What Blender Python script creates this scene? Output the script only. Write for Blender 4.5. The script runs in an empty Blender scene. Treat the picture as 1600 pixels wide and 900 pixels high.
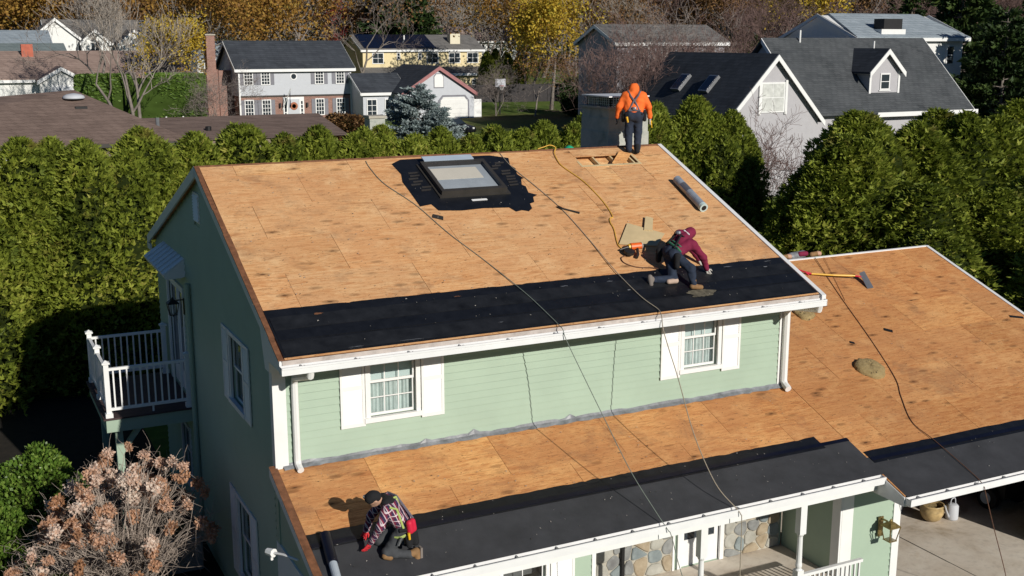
import bpy, math, random
import numpy as np
from mathutils import Vector, Matrix
R = math.radians
random.seed(7); rng = np.random.default_rng(7)
scene = bpy.context.scene
col = scene.collection

# ---------------------------------------------------------------- camera
cam_data = bpy.data.cameras.new("camera"); cam = bpy.data.objects.new("camera", cam_data); col.objects.link(cam)
cam.location = (-4.683, -18.621, 7.257)
cam.rotation_euler = (R(90 - 12.231), 0, R(-26.406))
cam_data.sensor_width = 36; cam_data.lens = 1785.65 / 1600 * 36
cam_data.clip_start = 0.1; cam_data.clip_end = 5000
scene.camera = cam
cy = scene.cycles; cy.max_bounces = 4; cy.diffuse_bounces = 2; cy.glossy_bounces = 2; cy.transmission_bounces = 3; cy.transparent_max_bounces = 6; cy.caustics_reflective = False; cy.caustics_refractive = False

# ---------------------------------------------------------------- sky, sun, exposure
SUN_TO = Vector((0.19, -1.0, 0.43)).normalized()          # from the ground towards the sun
elev = math.asin(SUN_TO.z); azim = math.atan2(SUN_TO.x, SUN_TO.y)
world = bpy.data.worlds.new("World"); scene.world = world; world.use_nodes = True
wn = world.node_tree.nodes; wl = world.node_tree.links
bg = wn.get("Background") or wn.new("ShaderNodeBackground")
sky = wn.new("ShaderNodeTexSky"); sky.sky_type = 'NISHITA'; sky.sun_disc = False
sky.sun_elevation = elev; sky.sun_rotation = azim; sky.altitude = 30; sky.air_density = 1.0; sky.dust_density = 0.0; sky.ozone_density = 8.0
wl.new(sky.outputs[0], bg.inputs[0]); bg.inputs[1].default_value = 0.05
out = wn.get("World Output") or wn.new("ShaderNodeOutputWorld"); wl.new(bg.outputs[0], out.inputs[0])
sd = bpy.data.lights.new("sun", 'SUN'); sd.energy = 5.0; sd.angle = R(0.5); sd.color = (1.0, 0.95, 0.86)
sun = bpy.data.objects.new("sun", sd); col.objects.link(sun)
sun.rotation_euler = SUN_TO.to_track_quat('Z', 'Y').to_euler(); sun.location = (10, -30, 30)
scene.view_settings.view_transform = 'Standard'; scene.view_settings.look = 'None'
scene.view_settings.exposure = -0.22; scene.view_settings.gamma = 1.0; scene.view_settings.use_curve_mapping = False

# ---------------------------------------------------------------- helpers
def root_of(o):
    while o.parent: o = o.parent
    return o
def fast_mesh(name, V, F, mi=None, smooth=False):
    V = np.asarray(V, np.float32); F = np.asarray(F, np.int32)
    me = bpy.data.meshes.new(name); k = F.shape[1]
    me.vertices.add(len(V)); me.vertices.foreach_set("co", V.ravel())
    me.loops.add(F.size); me.loops.foreach_set("vertex_index", F.ravel())
    me.polygons.add(len(F)); me.polygons.foreach_set("loop_start", np.arange(0, F.size, k, dtype=np.int32))
    if mi is not None: me.polygons.foreach_set("material_index", np.asarray(mi, np.int32))
    if smooth: me.polygons.foreach_set("use_smooth", np.ones(len(F), bool))
    me.update(calc_edges=True); return me
def link(name, me, mats=None, parent=None):
    o = bpy.data.objects.new(name, me); col.objects.link(o)
    if mats is not None and me is not None and not me.materials:
        for m in (mats if isinstance(mats, (list, tuple)) else [mats]): me.materials.append(m)
    if parent is not None: o.parent = parent
    return o
def tag(o, label, cat, group=None):
    o["label"] = label; o["category"] = cat
    if group: o["group"] = group
    return o
def thing(name, loc, label, cat, group=None, rz=0.0):
    o = bpy.data.objects.new(name, None); col.objects.link(o)
    o.location = loc; o.rotation_euler = (0, 0, rz); o.empty_display_size = 0.3
    return tag(o, label, cat, group)
def copy_tree(o, parent=None):
    c = o.copy(); col.objects.link(c)
    if parent is not None: c.parent = parent
    for ch in list(o.children): copy_tree(ch, c)
    return c
class MB:
    """collects shapes in world (or local) coordinates and links them as one mesh"""
    def __init__(s): s.v = []; s.f = []; s.m = []; s.mi = 0
    def add(s, V, F):
        b = len(s.v); s.v += [tuple(map(float, p)) for p in V]
        for f in F: s.f.append(tuple(i + b for i in f)); s.m.append(s.mi)
        return s
    def box(s, x0, x1, y0, y1, z0, z1):
        return s.add([(x0,y0,z0),(x1,y0,z0),(x1,y1,z0),(x0,y1,z0),(x0,y0,z1),(x1,y0,z1),(x1,y1,z1),(x0,y1,z1)],
                     [(0,3,2,1),(4,5,6,7),(0,1,5,4),(1,2,6,5),(2,3,7,6),(3,0,4,7)])
    def hexa(s, P):  # 8 points: bottom 4 then top 4
        return s.add(P, [(0,3,2,1),(4,5,6,7),(0,1,5,4),(1,2,6,5),(2,3,7,6),(3,0,4,7)])
    def prism(s, poly, d):  # polygon (3d points) extruded by vector d
        n = len(poly); d = Vector(d)
        V = [Vector(p) for p in poly] + [Vector(p) + d for p in poly]
        return s.add(V, [tuple(range(n))[::-1], tuple(range(n, 2*n))] + [(i, (i+1) % n, (i+1) % n + n, i + n) for i in range(n)])
    def tube(s, pts, r, n=6, cap=True):
        pts = [Vector(p) for p in pts]; rs = r if isinstance(r, (list, tuple)) else [r]*len(pts)
        V = []; F = []; prev = None
        for i, p in enumerate(pts):
            t = (pts[min(i+1, len(pts)-1)] - pts[max(i-1, 0)]).normalized()
            if prev is None:
                a = Vector((0,0,1)) if abs(t.z) < .9 else Vector((1,0,0)); u = t.cross(a).normalized()
            else: u = (prev - t*prev.dot(t)).normalized()
            prev = u; w = t.cross(u)
            for k in range(n):
                an = 2*math.pi*k/n; V.append(p + (u*math.cos(an) + w*math.sin(an))*rs[i])
        for i in range(len(pts)-1):
            for k in range(n): F.append((i*n+k, i*n+(k+1) % n, (i+1)*n+(k+1) % n, (i+1)*n+k))
        if cap: F.append(tuple(range(n))[::-1]); F.append(tuple(range((len(pts)-1)*n, len(pts)*n)))
        return s.add(V, F)
    def lathe(s, c, prof, n=12, axis='z'):  # prof [(r, h)]
        V = []; F = []
        for r, h in prof:
            for k in range(n):
                a = 2*math.pi*k/n; p = (r*math.cos(a), r*math.sin(a), h)
                if axis == 'x': p = (p[2], p[0], p[1])
                elif axis == 'y': p = (p[0], p[2], p[1])
                V.append((c[0]+p[0], c[1]+p[1], c[2]+p[2]))
        for i in range(len(prof)-1):
            for k in range(n): F.append((i*n+k, i*n+(k+1) % n, (i+1)*n+(k+1) % n, (i+1)*n+k))
        F.append(tuple(range(n))[::-1]); F.append(tuple(range((len(prof)-1)*n, len(prof)*n)))
        return s.add(V, F)
    def build(s, name, mat, parent=None, local=False, smooth=False, bevel=0):
        V = s.v
        if parent is not None and not local:
            L = root_of(parent).location; V = [(a-L.x, b-L.y, c-L.z) for a, b, c in V]
        me = bpy.data.meshes.new(name); me.from_pydata(V, [], s.f)
        if any(s.m): me.polygons.foreach_set("material_index", s.m)
        if smooth: me.polygons.foreach_set("use_smooth", [True]*len(s.f))
        me.update()
        o = link(name, me, mat, parent)
        if bevel:
            b = o.modifiers.new("bevel", 'BEVEL'); b.width = bevel; b.segments = 2; b.limit_method = 'ANGLE'
        return o
def box(name, mat, parent, x0, x1, y0, y1, z0, z1, **k): return MB().box(x0, x1, y0, y1, z0, z1).build(name, mat, parent, **k)

# ---------------------------------------------------------------- materials
MATS = {}
class NT:
    def __init__(s, name):
        m = bpy.data.materials.new(name); m.use_nodes = True; s.m = m; s.t = m.node_tree; s.n = s.t.nodes; s.l = s.t.links
        s.b = s.n.get("Principled BSDF"); MATS[name] = m
    def node(s, typ, **kw):
        n = s.n.new(typ)
        for k, v in kw.items(): setattr(n, k, v)
        return n
    def coord(s, scale=(1,1,1), kind='Object'):
        tc = s.node("ShaderNodeTexCoord"); mp = s.node("ShaderNodeMapping"); s.l.new(tc.outputs[kind], mp.inputs[0])
        mp.inputs['Scale'].default_value = scale; return mp.outputs[0]
    def noise(s, vec, scale, detail=4, rough=.55, dist=0.0):
        n = s.node("ShaderNodeTexNoise"); s.l.new(vec, n.inputs['Vector']); n.inputs['Scale'].default_value = scale
        n.inputs['Detail'].default_value = detail; n.inputs['Roughness'].default_value = rough; n.inputs['Distortion'].default_value = dist
        return n.outputs['Fac']
    def voro(s, vec, scale, feature='F1'):
        n = s.node("ShaderNodeTexVoronoi", feature=feature); s.l.new(vec, n.inputs['Vector']); n.inputs['Scale'].default_value = scale; return n.outputs[0]
    def ramp(s, fac, stops, interp='LINEAR'):
        n = s.node("ShaderNodeValToRGB"); s.l.new(fac, n.inputs[0]); e = n.color_ramp.elements; n.color_ramp.interpolation = interp
        while len(e) < len(stops): e.new(0.5)
        for i, (p, c) in enumerate(stops):
            e[i].position = p; e[i].color = (*(c if isinstance(c, (tuple, list)) else (c, c, c)), 1)
        return n.outputs[0]
    def mix(s, fac, a, b, mode='MIX'):
        n = s.node("ShaderNodeMix", data_type='RGBA', blend_type=mode); I = n.inputs
        for sock, v in ((I[0], fac), (I[6], a), (I[7], b)):
            if isinstance(v, bpy.types.NodeSocket): s.l.new(v, sock)
            elif isinstance(v, (int, float)): sock.default_value = v
            else: sock.default_value = (*v, 1) if len(v) == 3 else v
        return n.outputs[2]
    def math(s, op, a, b=0.0):
        n = s.node("ShaderNodeMath", operation=op)
        for i, v in enumerate((a, b)):
            if isinstance(v, bpy.types.NodeSocket): s.l.new(v, n.inputs[i])
            else: n.inputs[i].default_value = v
        return n.outputs[0]
    def color(s, v):
        if isinstance(v, bpy.types.NodeSocket): s.l.new(v, s.b.inputs['Base Color'])
        else: s.b.inputs['Base Color'].default_value = (*v, 1)
        return s
    def rough(s, v):
        if isinstance(v, bpy.types.NodeSocket): s.l.new(v, s.b.inputs['Roughness'])
        else: s.b.inputs['Roughness'].default_value = v
        return s
    def bump(s, h, strength=.3, dist=.01):
        n = s.node("ShaderNodeBump"); s.l.new(h, n.inputs['Height']); n.inputs['Strength'].default_value = strength; n.inputs['Distance'].default_value = dist
        s.l.new(n.outputs[0], s.b.inputs['Normal']); return s
    def set(s, **k):
        for a, v in k.items(): s.b.inputs[a.replace('_', ' ')].default_value = v
        return s
    def rnd(s): return s.node("ShaderNodeObjectInfo").outputs['Random']

def paint(name, c, rough=.5, var=.12, bump=.0, scale=3.0, spec=.4):
    n = NT(name); v = n.coord(); f = n.noise(v, scale, 5, .6)
    lo = tuple(x*(1-var) for x in c); hi = tuple(min(1, x*(1+var*.6)) for x in c)
    n.color(n.ramp(f, [(.25, lo), (.75, hi)])).rough(rough).set(Specular_IOR_Level=spec)
    if bump: n.bump(n.noise(v, scale*12, 3), bump, .004)
    return n.m
def plywood(name, pale, mid, red, dark):
    n = NT(name); r = n.rnd()
    tc = n.node("ShaderNodeTexCoord"); off = n.node("ShaderNodeVectorMath", operation='ADD'); n.l.new(tc.outputs['Object'], off.inputs[0])
    sc = n.node("ShaderNodeVectorMath", operation='SCALE'); cmb = n.node("ShaderNodeCombineXYZ"); n.l.new(r, cmb.inputs[0]); n.l.new(r, cmb.inputs[1])
    n.l.new(cmb.outputs[0], sc.inputs[0]); sc.inputs['Scale'].default_value = 37.0; n.l.new(sc.outputs[0], off.inputs[1])
    def mp(s):
        m = n.node("ShaderNodeMapping"); n.l.new(off.outputs[0], m.inputs[0]); m.inputs['Scale'].default_value = s; return m.outputs[0]
    grain = n.noise(mp((1.1, 7, 7)), 2.0, 7, .65, .7)          # veneer figure running along the sheet
    base = n.ramp(grain, [(.30, red), (.44, mid), (.58, pale), (.76, mid)])
    ring = n.noise(mp((.75, 3.6, 3.6)), 1.3, 3, .5, 1.1)         # cathedral figure: contour lines of a stretched noise
    ln = n.math('FRACT', n.math('MULTIPLY', ring, 22.0))
    rm = n.ramp(n.noise(mp((.5, 1.2, 1.2)), 1.1, 2, .5), [(.42, 0.0), (.6, .62)])
    base = n.mix(n.math('MULTIPLY', n.ramp(ln, [(0, 1.0), (.22, .25), (.5, 0.0), (1, .55)]), rm), base, red, 'MIX')
    fine = n.noise(mp((3, 60, 60)), 2.0, 4, .7)
    base = n.mix(n.ramp(fine, [(.35, .40), (.62, 0.0)]), base, red, 'MIX')
    tint = n.ramp(r, [(0, (.80, .72, .64)), (.3, (1.0, .88, .78)), (.6, (.92, .86, .82)), (.8, (1.06, .99, .90)), (1, (1.16, 1.15, 1.05))])
    base = n.mix(1.0, base, tint, 'MULTIPLY')
    blotch = n.noise(tc.outputs['Object'], .45, 6, .64)
    base = n.mix(n.ramp(blotch, [(.42, 0.0), (.64, .75)]), base, dark, 'MIX')
    bl2 = n.noise(tc.outputs['Object'], 1.5, 7, .72)
    base = n.mix(n.ramp(bl2, [(.52, 0.0), (.74, .6)]), base, pale, 'MIX')
    dirt = n.noise(tc.outputs['Object'], .8, 7, .74, .5)
    base = n.mix(n.ramp(dirt, [(.54, 0.0), (.72, .66)]), base, tuple(x*.40+.035 for x in dark), 'MIX')
    streak = n.noise(mp((1.6, 20, 20)), 2.4, 5, .75, 1.0)
    base = n.mix(n.ramp(streak, [(.55, 0.0), (.655, .85)]), base, tuple(x*.55 for x in red), 'MIX')
    tick = n.noise(mp((5, 16, 16)), 3.1, 2, .6, .4)              # gouges and old nail pulls
    base = n.mix(n.ramp(tick, [(.655, 0.0), (.70, .9)]), base, tuple(x*.28 for x in red), 'MIX')
    km = n.ramp(n.noise(mp((.5, .9, .9)), .9, 2, .5), [(.43, 0.0), (.50, 1.0)])
    k = n.voro(mp((1.3, 3.6, 3.6)), 1.15)                          # knots, in clusters
    base = n.mix(n.math('MULTIPLY', n.ramp(k, [(.05, 1.0), (.10, .55), (.20, .35), (.26, 0.0)]), km), base, tuple(x*.25 for x in red), 'MIX')
    n.color(base).rough(.75).set(Specular_IOR_Level=.25)
    n.bump(grain, .25, .006); return n.m
def shingle(name, a, b, sx=.3, sz=.14, var=.5):
    """asphalt shingle courses on roof far enough that single tabs are below a few pixels"""
    n = NT(name); tc = n.node("ShaderNodeTexCoord"); sep = n.node("ShaderNodeSeparateXYZ"); n.l.new(tc.outputs['Object'], sep.inputs[0])
    cmb = n.node("ShaderNodeCombineXYZ"); n.l.new(n.math('ADD', sep.outputs[0], sep.outputs[1]), cmb.inputs[0]); n.l.new(n.math('MULTIPLY', sep.outputs[2], 2.2), cmb.inputs[1])
    br = n.node("ShaderNodeTexBrick"); n.l.new(cmb.outputs[0], br.inputs[0]); I = br.inputs
    I['Color1'].default_value = (*a, 1); I['Color2'].default_value = (*b, 1); I['Mortar'].default_value = (*[x*.45 for x in a], 1)
    I['Scale'].default_value = 1.0; I['Mortar Size'].default_value = .022; I['Brick Width'].default_value = sx*1.6; I['Row Height'].default_value = sz*2.0; I['Mortar Smooth'].default_value = .3
    f = n.noise(tc.outputs['Object'], .6, 5, .65); c = n.mix(n.ramp(f, [(.3, .0), (.75, var)]), br.outputs[0], tuple(x*1.5 for x in b), 'MIX')
    f2 = n.noise(tc.outputs['Object'], 14, 3, .7); c = n.mix(n.ramp(f2, [(.3, .35), (.7, 0)]), c, tuple(x*.5 for x in a), 'MIX')
    n.color(c).rough(.9).set(Specular_IOR_Level=.2); n.bump(br.outputs['Fac'], .5, .02); return n.m
def leafmat(name, stops, rough=.55, trans=.25):
    n = NT(name); a = n.node("ShaderNodeAttribute", attribute_name="tone"); r = n.rnd()
    f = n.math('ADD', a.outputs['Fac'], n.math('MULTIPLY', n.math('SUBTRACT', r, .5), .18))
    c = n.ramp(f, stops); n.color(c).rough(rough).set(Specular_IOR_Level=.25)
    if trans:
        tr = n.node("ShaderNodeBsdfTranslucent"); n.l.new(c, tr.inputs[0]); mx = n.node("ShaderNodeMixShader"); mx.inputs[0].default_value = trans
        o = n.n.get("Material Output"); n.l.new(n.b.outputs[0], mx.inputs[1]); n.l.new(tr.outputs[0], mx.inputs[2]); n.l.new(mx.outputs[0], o.inputs[0])
    return n.m
def glass(name, c=(.03, .04, .05), rough=.05):
    n = NT(name); n.color(c).rough(rough).set(Specular_IOR_Level=.8); return n.m

def clear_glass(name):
    n = NT(name); n.color((.9, .95, .97)).rough(.02); n.set(Transmission_Weight=1.0, IOR=1.02)
    gl = n.node("ShaderNodeBsdfGlossy"); gl.inputs['Roughness'].default_value = .03; tr = n.node("ShaderNodeBsdfTransparent")
    lw = n.node("ShaderNodeLayerWeight"); fr_ = n.math('ADD', n.math('MULTIPLY', n.math('POWER', lw.outputs['Facing'], 5.0), .8), .05); mx = n.node("ShaderNodeMixShader")
    n.l.new(fr_, mx.inputs[0]); n.l.new(tr.outputs[0], mx.inputs[1]); n.l.new(gl.outputs[0], mx.inputs[2])
    n.l.new(mx.outputs[0], n.n.get("Material Output").inputs[0]); return n.m

M = {}
M['ply'] = plywood('plywood upper', (.86, .59, .32), (.73, .43, .205), (.53, .25, .105), (.64, .335, .155))
M['ply2'] = plywood('plywood lower', (.76, .44, .19), (.63, .315, .125), (.43, .175, .065), (.50, .225, .09))
M['newply'] = paint('fresh plywood', (.62, .48, .27), .7, .15)
M['rawwood'] = paint('raw brown wood', (.20, .085, .04), .8, .5, .4, 9)
M['white'] = paint('white paint', (.80, .80, .79), .45, .05)
M['whitemetal'] = paint('white aluminium', (.78, .78, .78), .35, .06)
M['grime'] = paint('grimy gutter', (.50, .44, .40), .7, .35, 0, 5)
M['green'] = paint('sage green siding', (.345, .445, .345), .55, .08, 0, 1.2)
M['sidegreen'] = M['green']
M['flash'] = paint('grey flashing', (.24, .25, .27), .4, .5, .4, 5)
M['black'] = paint('black membrane', (.010, .011, .014), .38, .5, .5, 4)
M['black2'] = paint('dusty black felt', (.0145, .0155, .018), .5, .7, .6, 3)
M['roll'] = paint('dark roll roofing', (.043, .044, .049), .75, .35, .3, 2.2)
M['dark'] = paint('dark rubber', (.012, .012, .013), .6, .3)
M['navy'] = paint('navy membrane edge', (.006, .007, .016), .3, .4)
M['glass'] = glass('window glass')
M['pane'] = clear_glass('clear pane')
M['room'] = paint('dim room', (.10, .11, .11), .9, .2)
M['curtain'] = paint('pale curtain', (.52, .62, .60), .9, .2, 0, 8)
M['blind'] = paint('pale roller blind', (.50, .62, .61), .8, .05)
M['skyframe'] = paint('bronze frame', (.045, .04, .035), .45, .3)
M['deckboard'] = paint('dark deck boards', (.06, .035, .035), .7, .3)
M['concrete'] = None
M['steel'] = paint('grey steel', (.35, .36, .38), .35, .2); MATS['grey steel'].node_tree.nodes['Principled BSDF'].inputs['Metallic'].default_value = .7
def concrete():
    n = NT('worn concrete'); v = n.coord(); f = n.noise(v, .8, 8, .68, .4); g = n.noise(v, 5, 6, .7)
    c = n.ramp(f, [(.3, (.36, .28, .19)), (.45, (.60, .52, .43)), (.62, (.70, .63, .54)), (.8, (.52, .41, .29))])
    c = n.mix(n.ramp(g, [(.5, 0), (.8, .4)]), c, (.2, .17, .14)); n.color(c).rough(.85).bump(g, .3, .01); return n.m
M['concrete'] = concrete()
# ================================================================ the house being re-roofed
GZ = -4.3
house = thing("house", (5.5, 4.0, GZ), "sage green two-storey house with stripped plywood roof in the foreground", "house")
zu = lambda y: 2.21 + .419*(y + 1.031)            # upper front slope
zub = lambda y: 4.754 - .362*(y - 5.041)          # upper back slope
zl = lambda y: .364*y                             # porch and garage front slope
zlb = lambda y: 1.63 - .364*(y - 4.477)
NU = Vector((0, -.419, 1)).normalized(); NL = Vector((0, -.364, 1)).normalized()
def roofpoly(mb, pts, fn, nrm, lift=0.0, thick=.004):
    base = [Vector((x, y, fn(y))) + nrm*lift for x, y in pts]
    return mb.prism(base, nrm*thick)
def sheet_rows(parent, fn, nrm, rows, x0, x1, mat, shift0=0.0, hole=None):
    for i, (ya, yb) in enumerate(rows):
        edges = [x0]; x = x0 + (2.44 if (i % 2 == 0) else 1.22) - shift0
        while x < x1 - .15: edges.append(x); x += 2.44
        edges.append(x1)
        for a, b in zip(edges[:-1], edges[1:]):
            segs = [(a, b, ya, yb)]
            if hole and yb > hole[2] and ya < hole[3] and b > hole[0] and a < hole[1]:
                segs = []
                if a < hole[0]: segs.append((a, hole[0], ya, yb))
                if b > hole[1]: segs.append((hole[1], b, ya, yb))
                m0, m1 = max(a, hole[0]), min(b, hole[1])
                if ya < hole[2]: segs.append((m0, m1, ya, hole[2]))
                if yb > hole[3]: segs.append((m0, m1, hole[3], yb))
            for p, q, s, t in segs:
                g = .0032; l = random.uniform(0, .005)
                roofpoly(MB(), [(p+g, s+g), (q-g, s+g), (q-g, t-g), (p+g, t-g)], fn, nrm, -.016+l, .016).build("plywood_sheet", mat, parent)
# ---- upper roof
deck = MB(); roofpoly(deck, [(-.1, -1.02), (11.1, -1.02), (11.1, 4.2), (-.1, 4.2)], zu, NU, -.14, .12)
roofpoly(deck, [(-.1, 4.2), (8.45, 4.2), (8.45, 5.0), (-.1, 5.0)], zu, NU, -.14, .12)
roofpoly(deck, [(10.05, 4.2), (11.1, 4.2), (11.1, 5.0), (10.05, 5.0)], zu, NU, -.14, .12)
deck = deck.build("roof_deck", M['rawwood'], house)
hole = (8.5, 10.02, 4.26, 4.66)
sheet_rows(deck, zu, NU, [(-1.031, .095), (.095, 1.22), (1.22, 2.345), (2.345, 3.47), (3.47, 4.595), (4.595, 4.985)], -.056, 11.04, M['ply'], .55, hole)
mb = MB()
mb.box(8.45, 10.05, 4.18, 4.24, 4.0, 4.40)
roofpoly(mb, [(8.45, 4.2), (10.05, 4.2), (10.05, 5.0), (8.45, 5.0)], zu, NU, -.16, .03); mb.build("rafter", M['ply'], house)
for x in (8.5, 8.98, 9.46, 9.94): roofpoly(MB(), [(x, 4.22), (x+.045, 4.22), (x+.045, 4.7), (x, 4.7)], zu, NU, -.13, .10).build("rafter", M['newply'], house)
MB().hexa([(9.32,4.30,4.44),(9.62,4.24,4.40),(10.02,4.62,4.60),(9.74,4.68,4.66),(9.32,4.30,4.46),(9.62,4.24,4.42),(10.02,4.62,4.62),(9.74,4.68,4.68)]).build("loose_board", M['ply2'], house)
mb = MB(); roofpoly(mb, [(8.44, 4.20), (10.08, 4.20), (10.08, 4.262), (8.44, 4.262)], zu, NU, .004, .004); roofpoly(mb, [(8.44, 4.26), (8.50, 4.26), (8.50, 4.45), (8.44, 4.45)], zu, NU, .004, .004)
roofpoly(mb, [(10.02, 4.26), (10.08, 4.26), (10.08, 4.66), (10.02, 4.66)], zu, NU, .004, .004); mb.build("cut_edge", M['newply'], house)
# ridge: raw board standing in the ridge slot, back slope deck
mb = MB(); x = -.116
while x < 11.1:
    w = random.uniform(1.4, 2.4); x1 = min(x+w, 11.116); mb.box(x, x1-.012, 5.02, 5.05, 4.60, 4.765+random.uniform(-.012, .012)); x = x1
mb.build("ridge_board", M['rawwood'], house)
mb = MB(); roofpoly(mb, [(-.116, 5.06), (11.116, 5.06), (11.116, 11.72), (-.116, 11.72)], zub, Vector((0, .362, 1)).normalized(), -.14, .14); mb.build("back_slope", M['ply'], house)
for x in (9.0, 9.28, 9.62, 9.86):  # blocking pieces at the ridge slot
    MB().box(x, x+.10, 4.985, 5.015, 4.66, 4.73).build("block", M['newply'], house)
# rakes
def rake(name, mat, x0, x1, ya, yb, fn, top, depth):
    return MB().hexa([(x0,ya,fn(ya)+top-depth),(x1,ya,fn(ya)+top-depth),(x1,yb,fn(yb)+top-depth),(x0,yb,fn(yb)+top-depth),
                      (x0,ya,fn(ya)+top),(x1,ya,fn(ya)+top),(x1,yb,fn(yb)+top),(x0,yb,fn(yb)+top)]).build(name, mat, house)
yy = -1.05
while yy < 5.0:
    ln = random.uniform(.35, 1.1); y2 = min(yy+ln, 5.02); rake("rake_edge", M['rawwood'], -.156-random.uniform(0, .012), -.062+random.uniform(-.018, .012), yy, y2-.004, zu, .014+random.uniform(0, .008), .024); yy = y2
rake("rake_trim", M['white'], -.150, -.118, -1.05, 5.04, zu, -.012, .20)
rake("rake_trim", M['white'], -.163, -.118, 5.044, 11.74, zub, -.004, .22)
rake("drip_edge", M['whitemetal'], 11.045, 11.15, -1.12, 5.03, zu, .022, .16)
box("rake_foot", M['white'], house, -.161, -.12, 11.3, 11.76, 2.0, 2.16)
# eave return box at the front left corner, soffit, fascia
MB().prism([(-.128, -1.03, 2.17), (-.128, -1.03, 1.99), (-.128, -.28, 1.99), (-.128, -.28, 1.80), (-.128, 0, 1.80), (-.128, .25, zu(.25)-.215), (-.128, -1.03, zu(-1.03)-.04)], (.16, 0, 0)).build("eave_return", M['white'], house)
box("soffit", M['white'], house, .035, 11.1, -1.0, .0, 1.985, 2.01)
box("fascia", M['white'], house, -.1, 11.1, -1.045, -1.002, 1.99, 2.16)
def gutter(x0, x1, yb, w, zb, h, n, label=None):
    mb = MB(); mb.box(x0, x1, yb-w, yb, zb, zb+.008); mb.box(x0, x1, yb-w-.012, yb-w, zb-.005, zb+h*.72)
    mb.box(x0, x1, yb-w-.026, yb-w-.002, zb+h*.72, zb+h); mb.box(x0, x1, yb-.01, yb, zb+.008, zb+h)
    mb.box(x0-.006, x0, yb-w-.02, yb, zb-.002, zb+h-.004); mb.box(x1, x1+.006, yb-w-.02, yb, zb-.002, zb+h-.004)
    g = mb.build("gutter", M['whitemetal'], house)
    MB().box(x0+.01, x1-.01, yb-w+.002, yb-.012, zb+.012, zb+h*.55).build("gutter_debris", M['grime'], g)
    for i in range(n):
        x = x0 + (i+.35)*(x1-x0)/n; k = MB(); k.box(x, x+.018, yb-w, yb-.008, zb+h*.60, zb+h*.95)
        k.hexa([(x+.02, yb-w, zb+h*.56), (x+.08, yb-w, zb+h*.56), (x+.05, yb-w+.02, zb+h*.56), (x+.035, yb-w+.02, zb+h*.56), (x+.03, yb-w, zb+h*1.02), (x+.06, yb-w, zb+h*1.02), (x+.05, yb-w+.02, zb+h*1.02), (x+.035, yb-w+.02, zb+h*1.02)])
        k.build("hanger", M['dark'] if False else M['steel'], g)
    return g
gutter(-.15, 11.1, -1.064, .13, 1.99, .13, 12)
MB().hexa([(-.1, -1.063, 2.03), (11.09, -1.063, 2.03), (11.09, -1.046, 2.03), (-.1, -1.046, 2.03), (-.1, -1.052, 2.19), (11.09, -1.052, 2.19), (11.09, -1.046, 2.19), (-.1, -1.046, 2.19)]).build("apron", M['grime'], house)
# ---- clapboard walls with openings
CL = .14
def clap(parent, u0, u1, z0, z1, openings, mp, mat, clip=None):
    z = z0
    while z < z1 - .02:
        zt = min(z + CL, z1); a, b = (u0, u1) if clip is None else clip(zt - .03)
        if b - a > .1:
            cuts = sorted([(o[0], o[1]) for o in openings if o[2] < zt-.004 and o[3] > z+.004])
            segs = []; p = a
            for c0, c1 in cuts:
                if c0 > p: segs.append((p, min(c0, b)))
                p = max(p, c1)
            if p < b: segs.append((p, b))
            for s, t in segs:
                if t - s < .03: continue
                MB().hexa([mp(s, .002, z), mp(t, .002, z), mp(t, .036, z), mp(s, .036, z), mp(s, .002, zt-.009), mp(t, .002, zt-.009), mp(t, .010, zt-.009), mp(s, .010, zt-.009)]).build("clapboard", mat, parent)
        z += CL
def core(name, u0, u1, z0, z1, openings, mp, mat, depth=.16, extra=None):
    us = sorted({u0, u1, *[v for o in openings for v in o[:2]]}); zs = sorted({z0, z1, *[v for o in openings for v in o[2:4]]}); mb = MB()
    for a, b in zip(us[:-1], us[1:]):
        for c, d in zip(zs[:-1], zs[1:]):
            if any(o[0] <= a and o[1] >= b and o[2] <= c and o[3] >= d for o in openings): continue
            mb.hexa([mp(a, -depth, c), mp(b, -depth, c), mp(b, 0, c), mp(a, 0, c), mp(a, -depth, d), mp(b, -depth, d), mp(b, 0, d), mp(a, 0, d)])
    if extra: extra(mb)
    return mb.build(name, mat, house)
FR = lambda u, d, z: (u, -d, z)       # front walls face -y
SD = lambda u, d, z: (-d, u, z)       # left wall faces -x
def ubox(mb, mp, a, b, d0, d1, c, d): return mb.hexa([mp(a, d0, c), mp(b, d0, c), mp(b, d1, c), mp(a, d1, c), mp(a, d0, d), mp(b, d0, d), mp(b, d1, d), mp(a, d1, d)])
def ub(name, mat, parent, mp, a, b, d0, d1, c, d, **k): return ubox(MB(), mp, a, b, d0, d1, c, d).build(name, mat, parent, **k)
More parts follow.
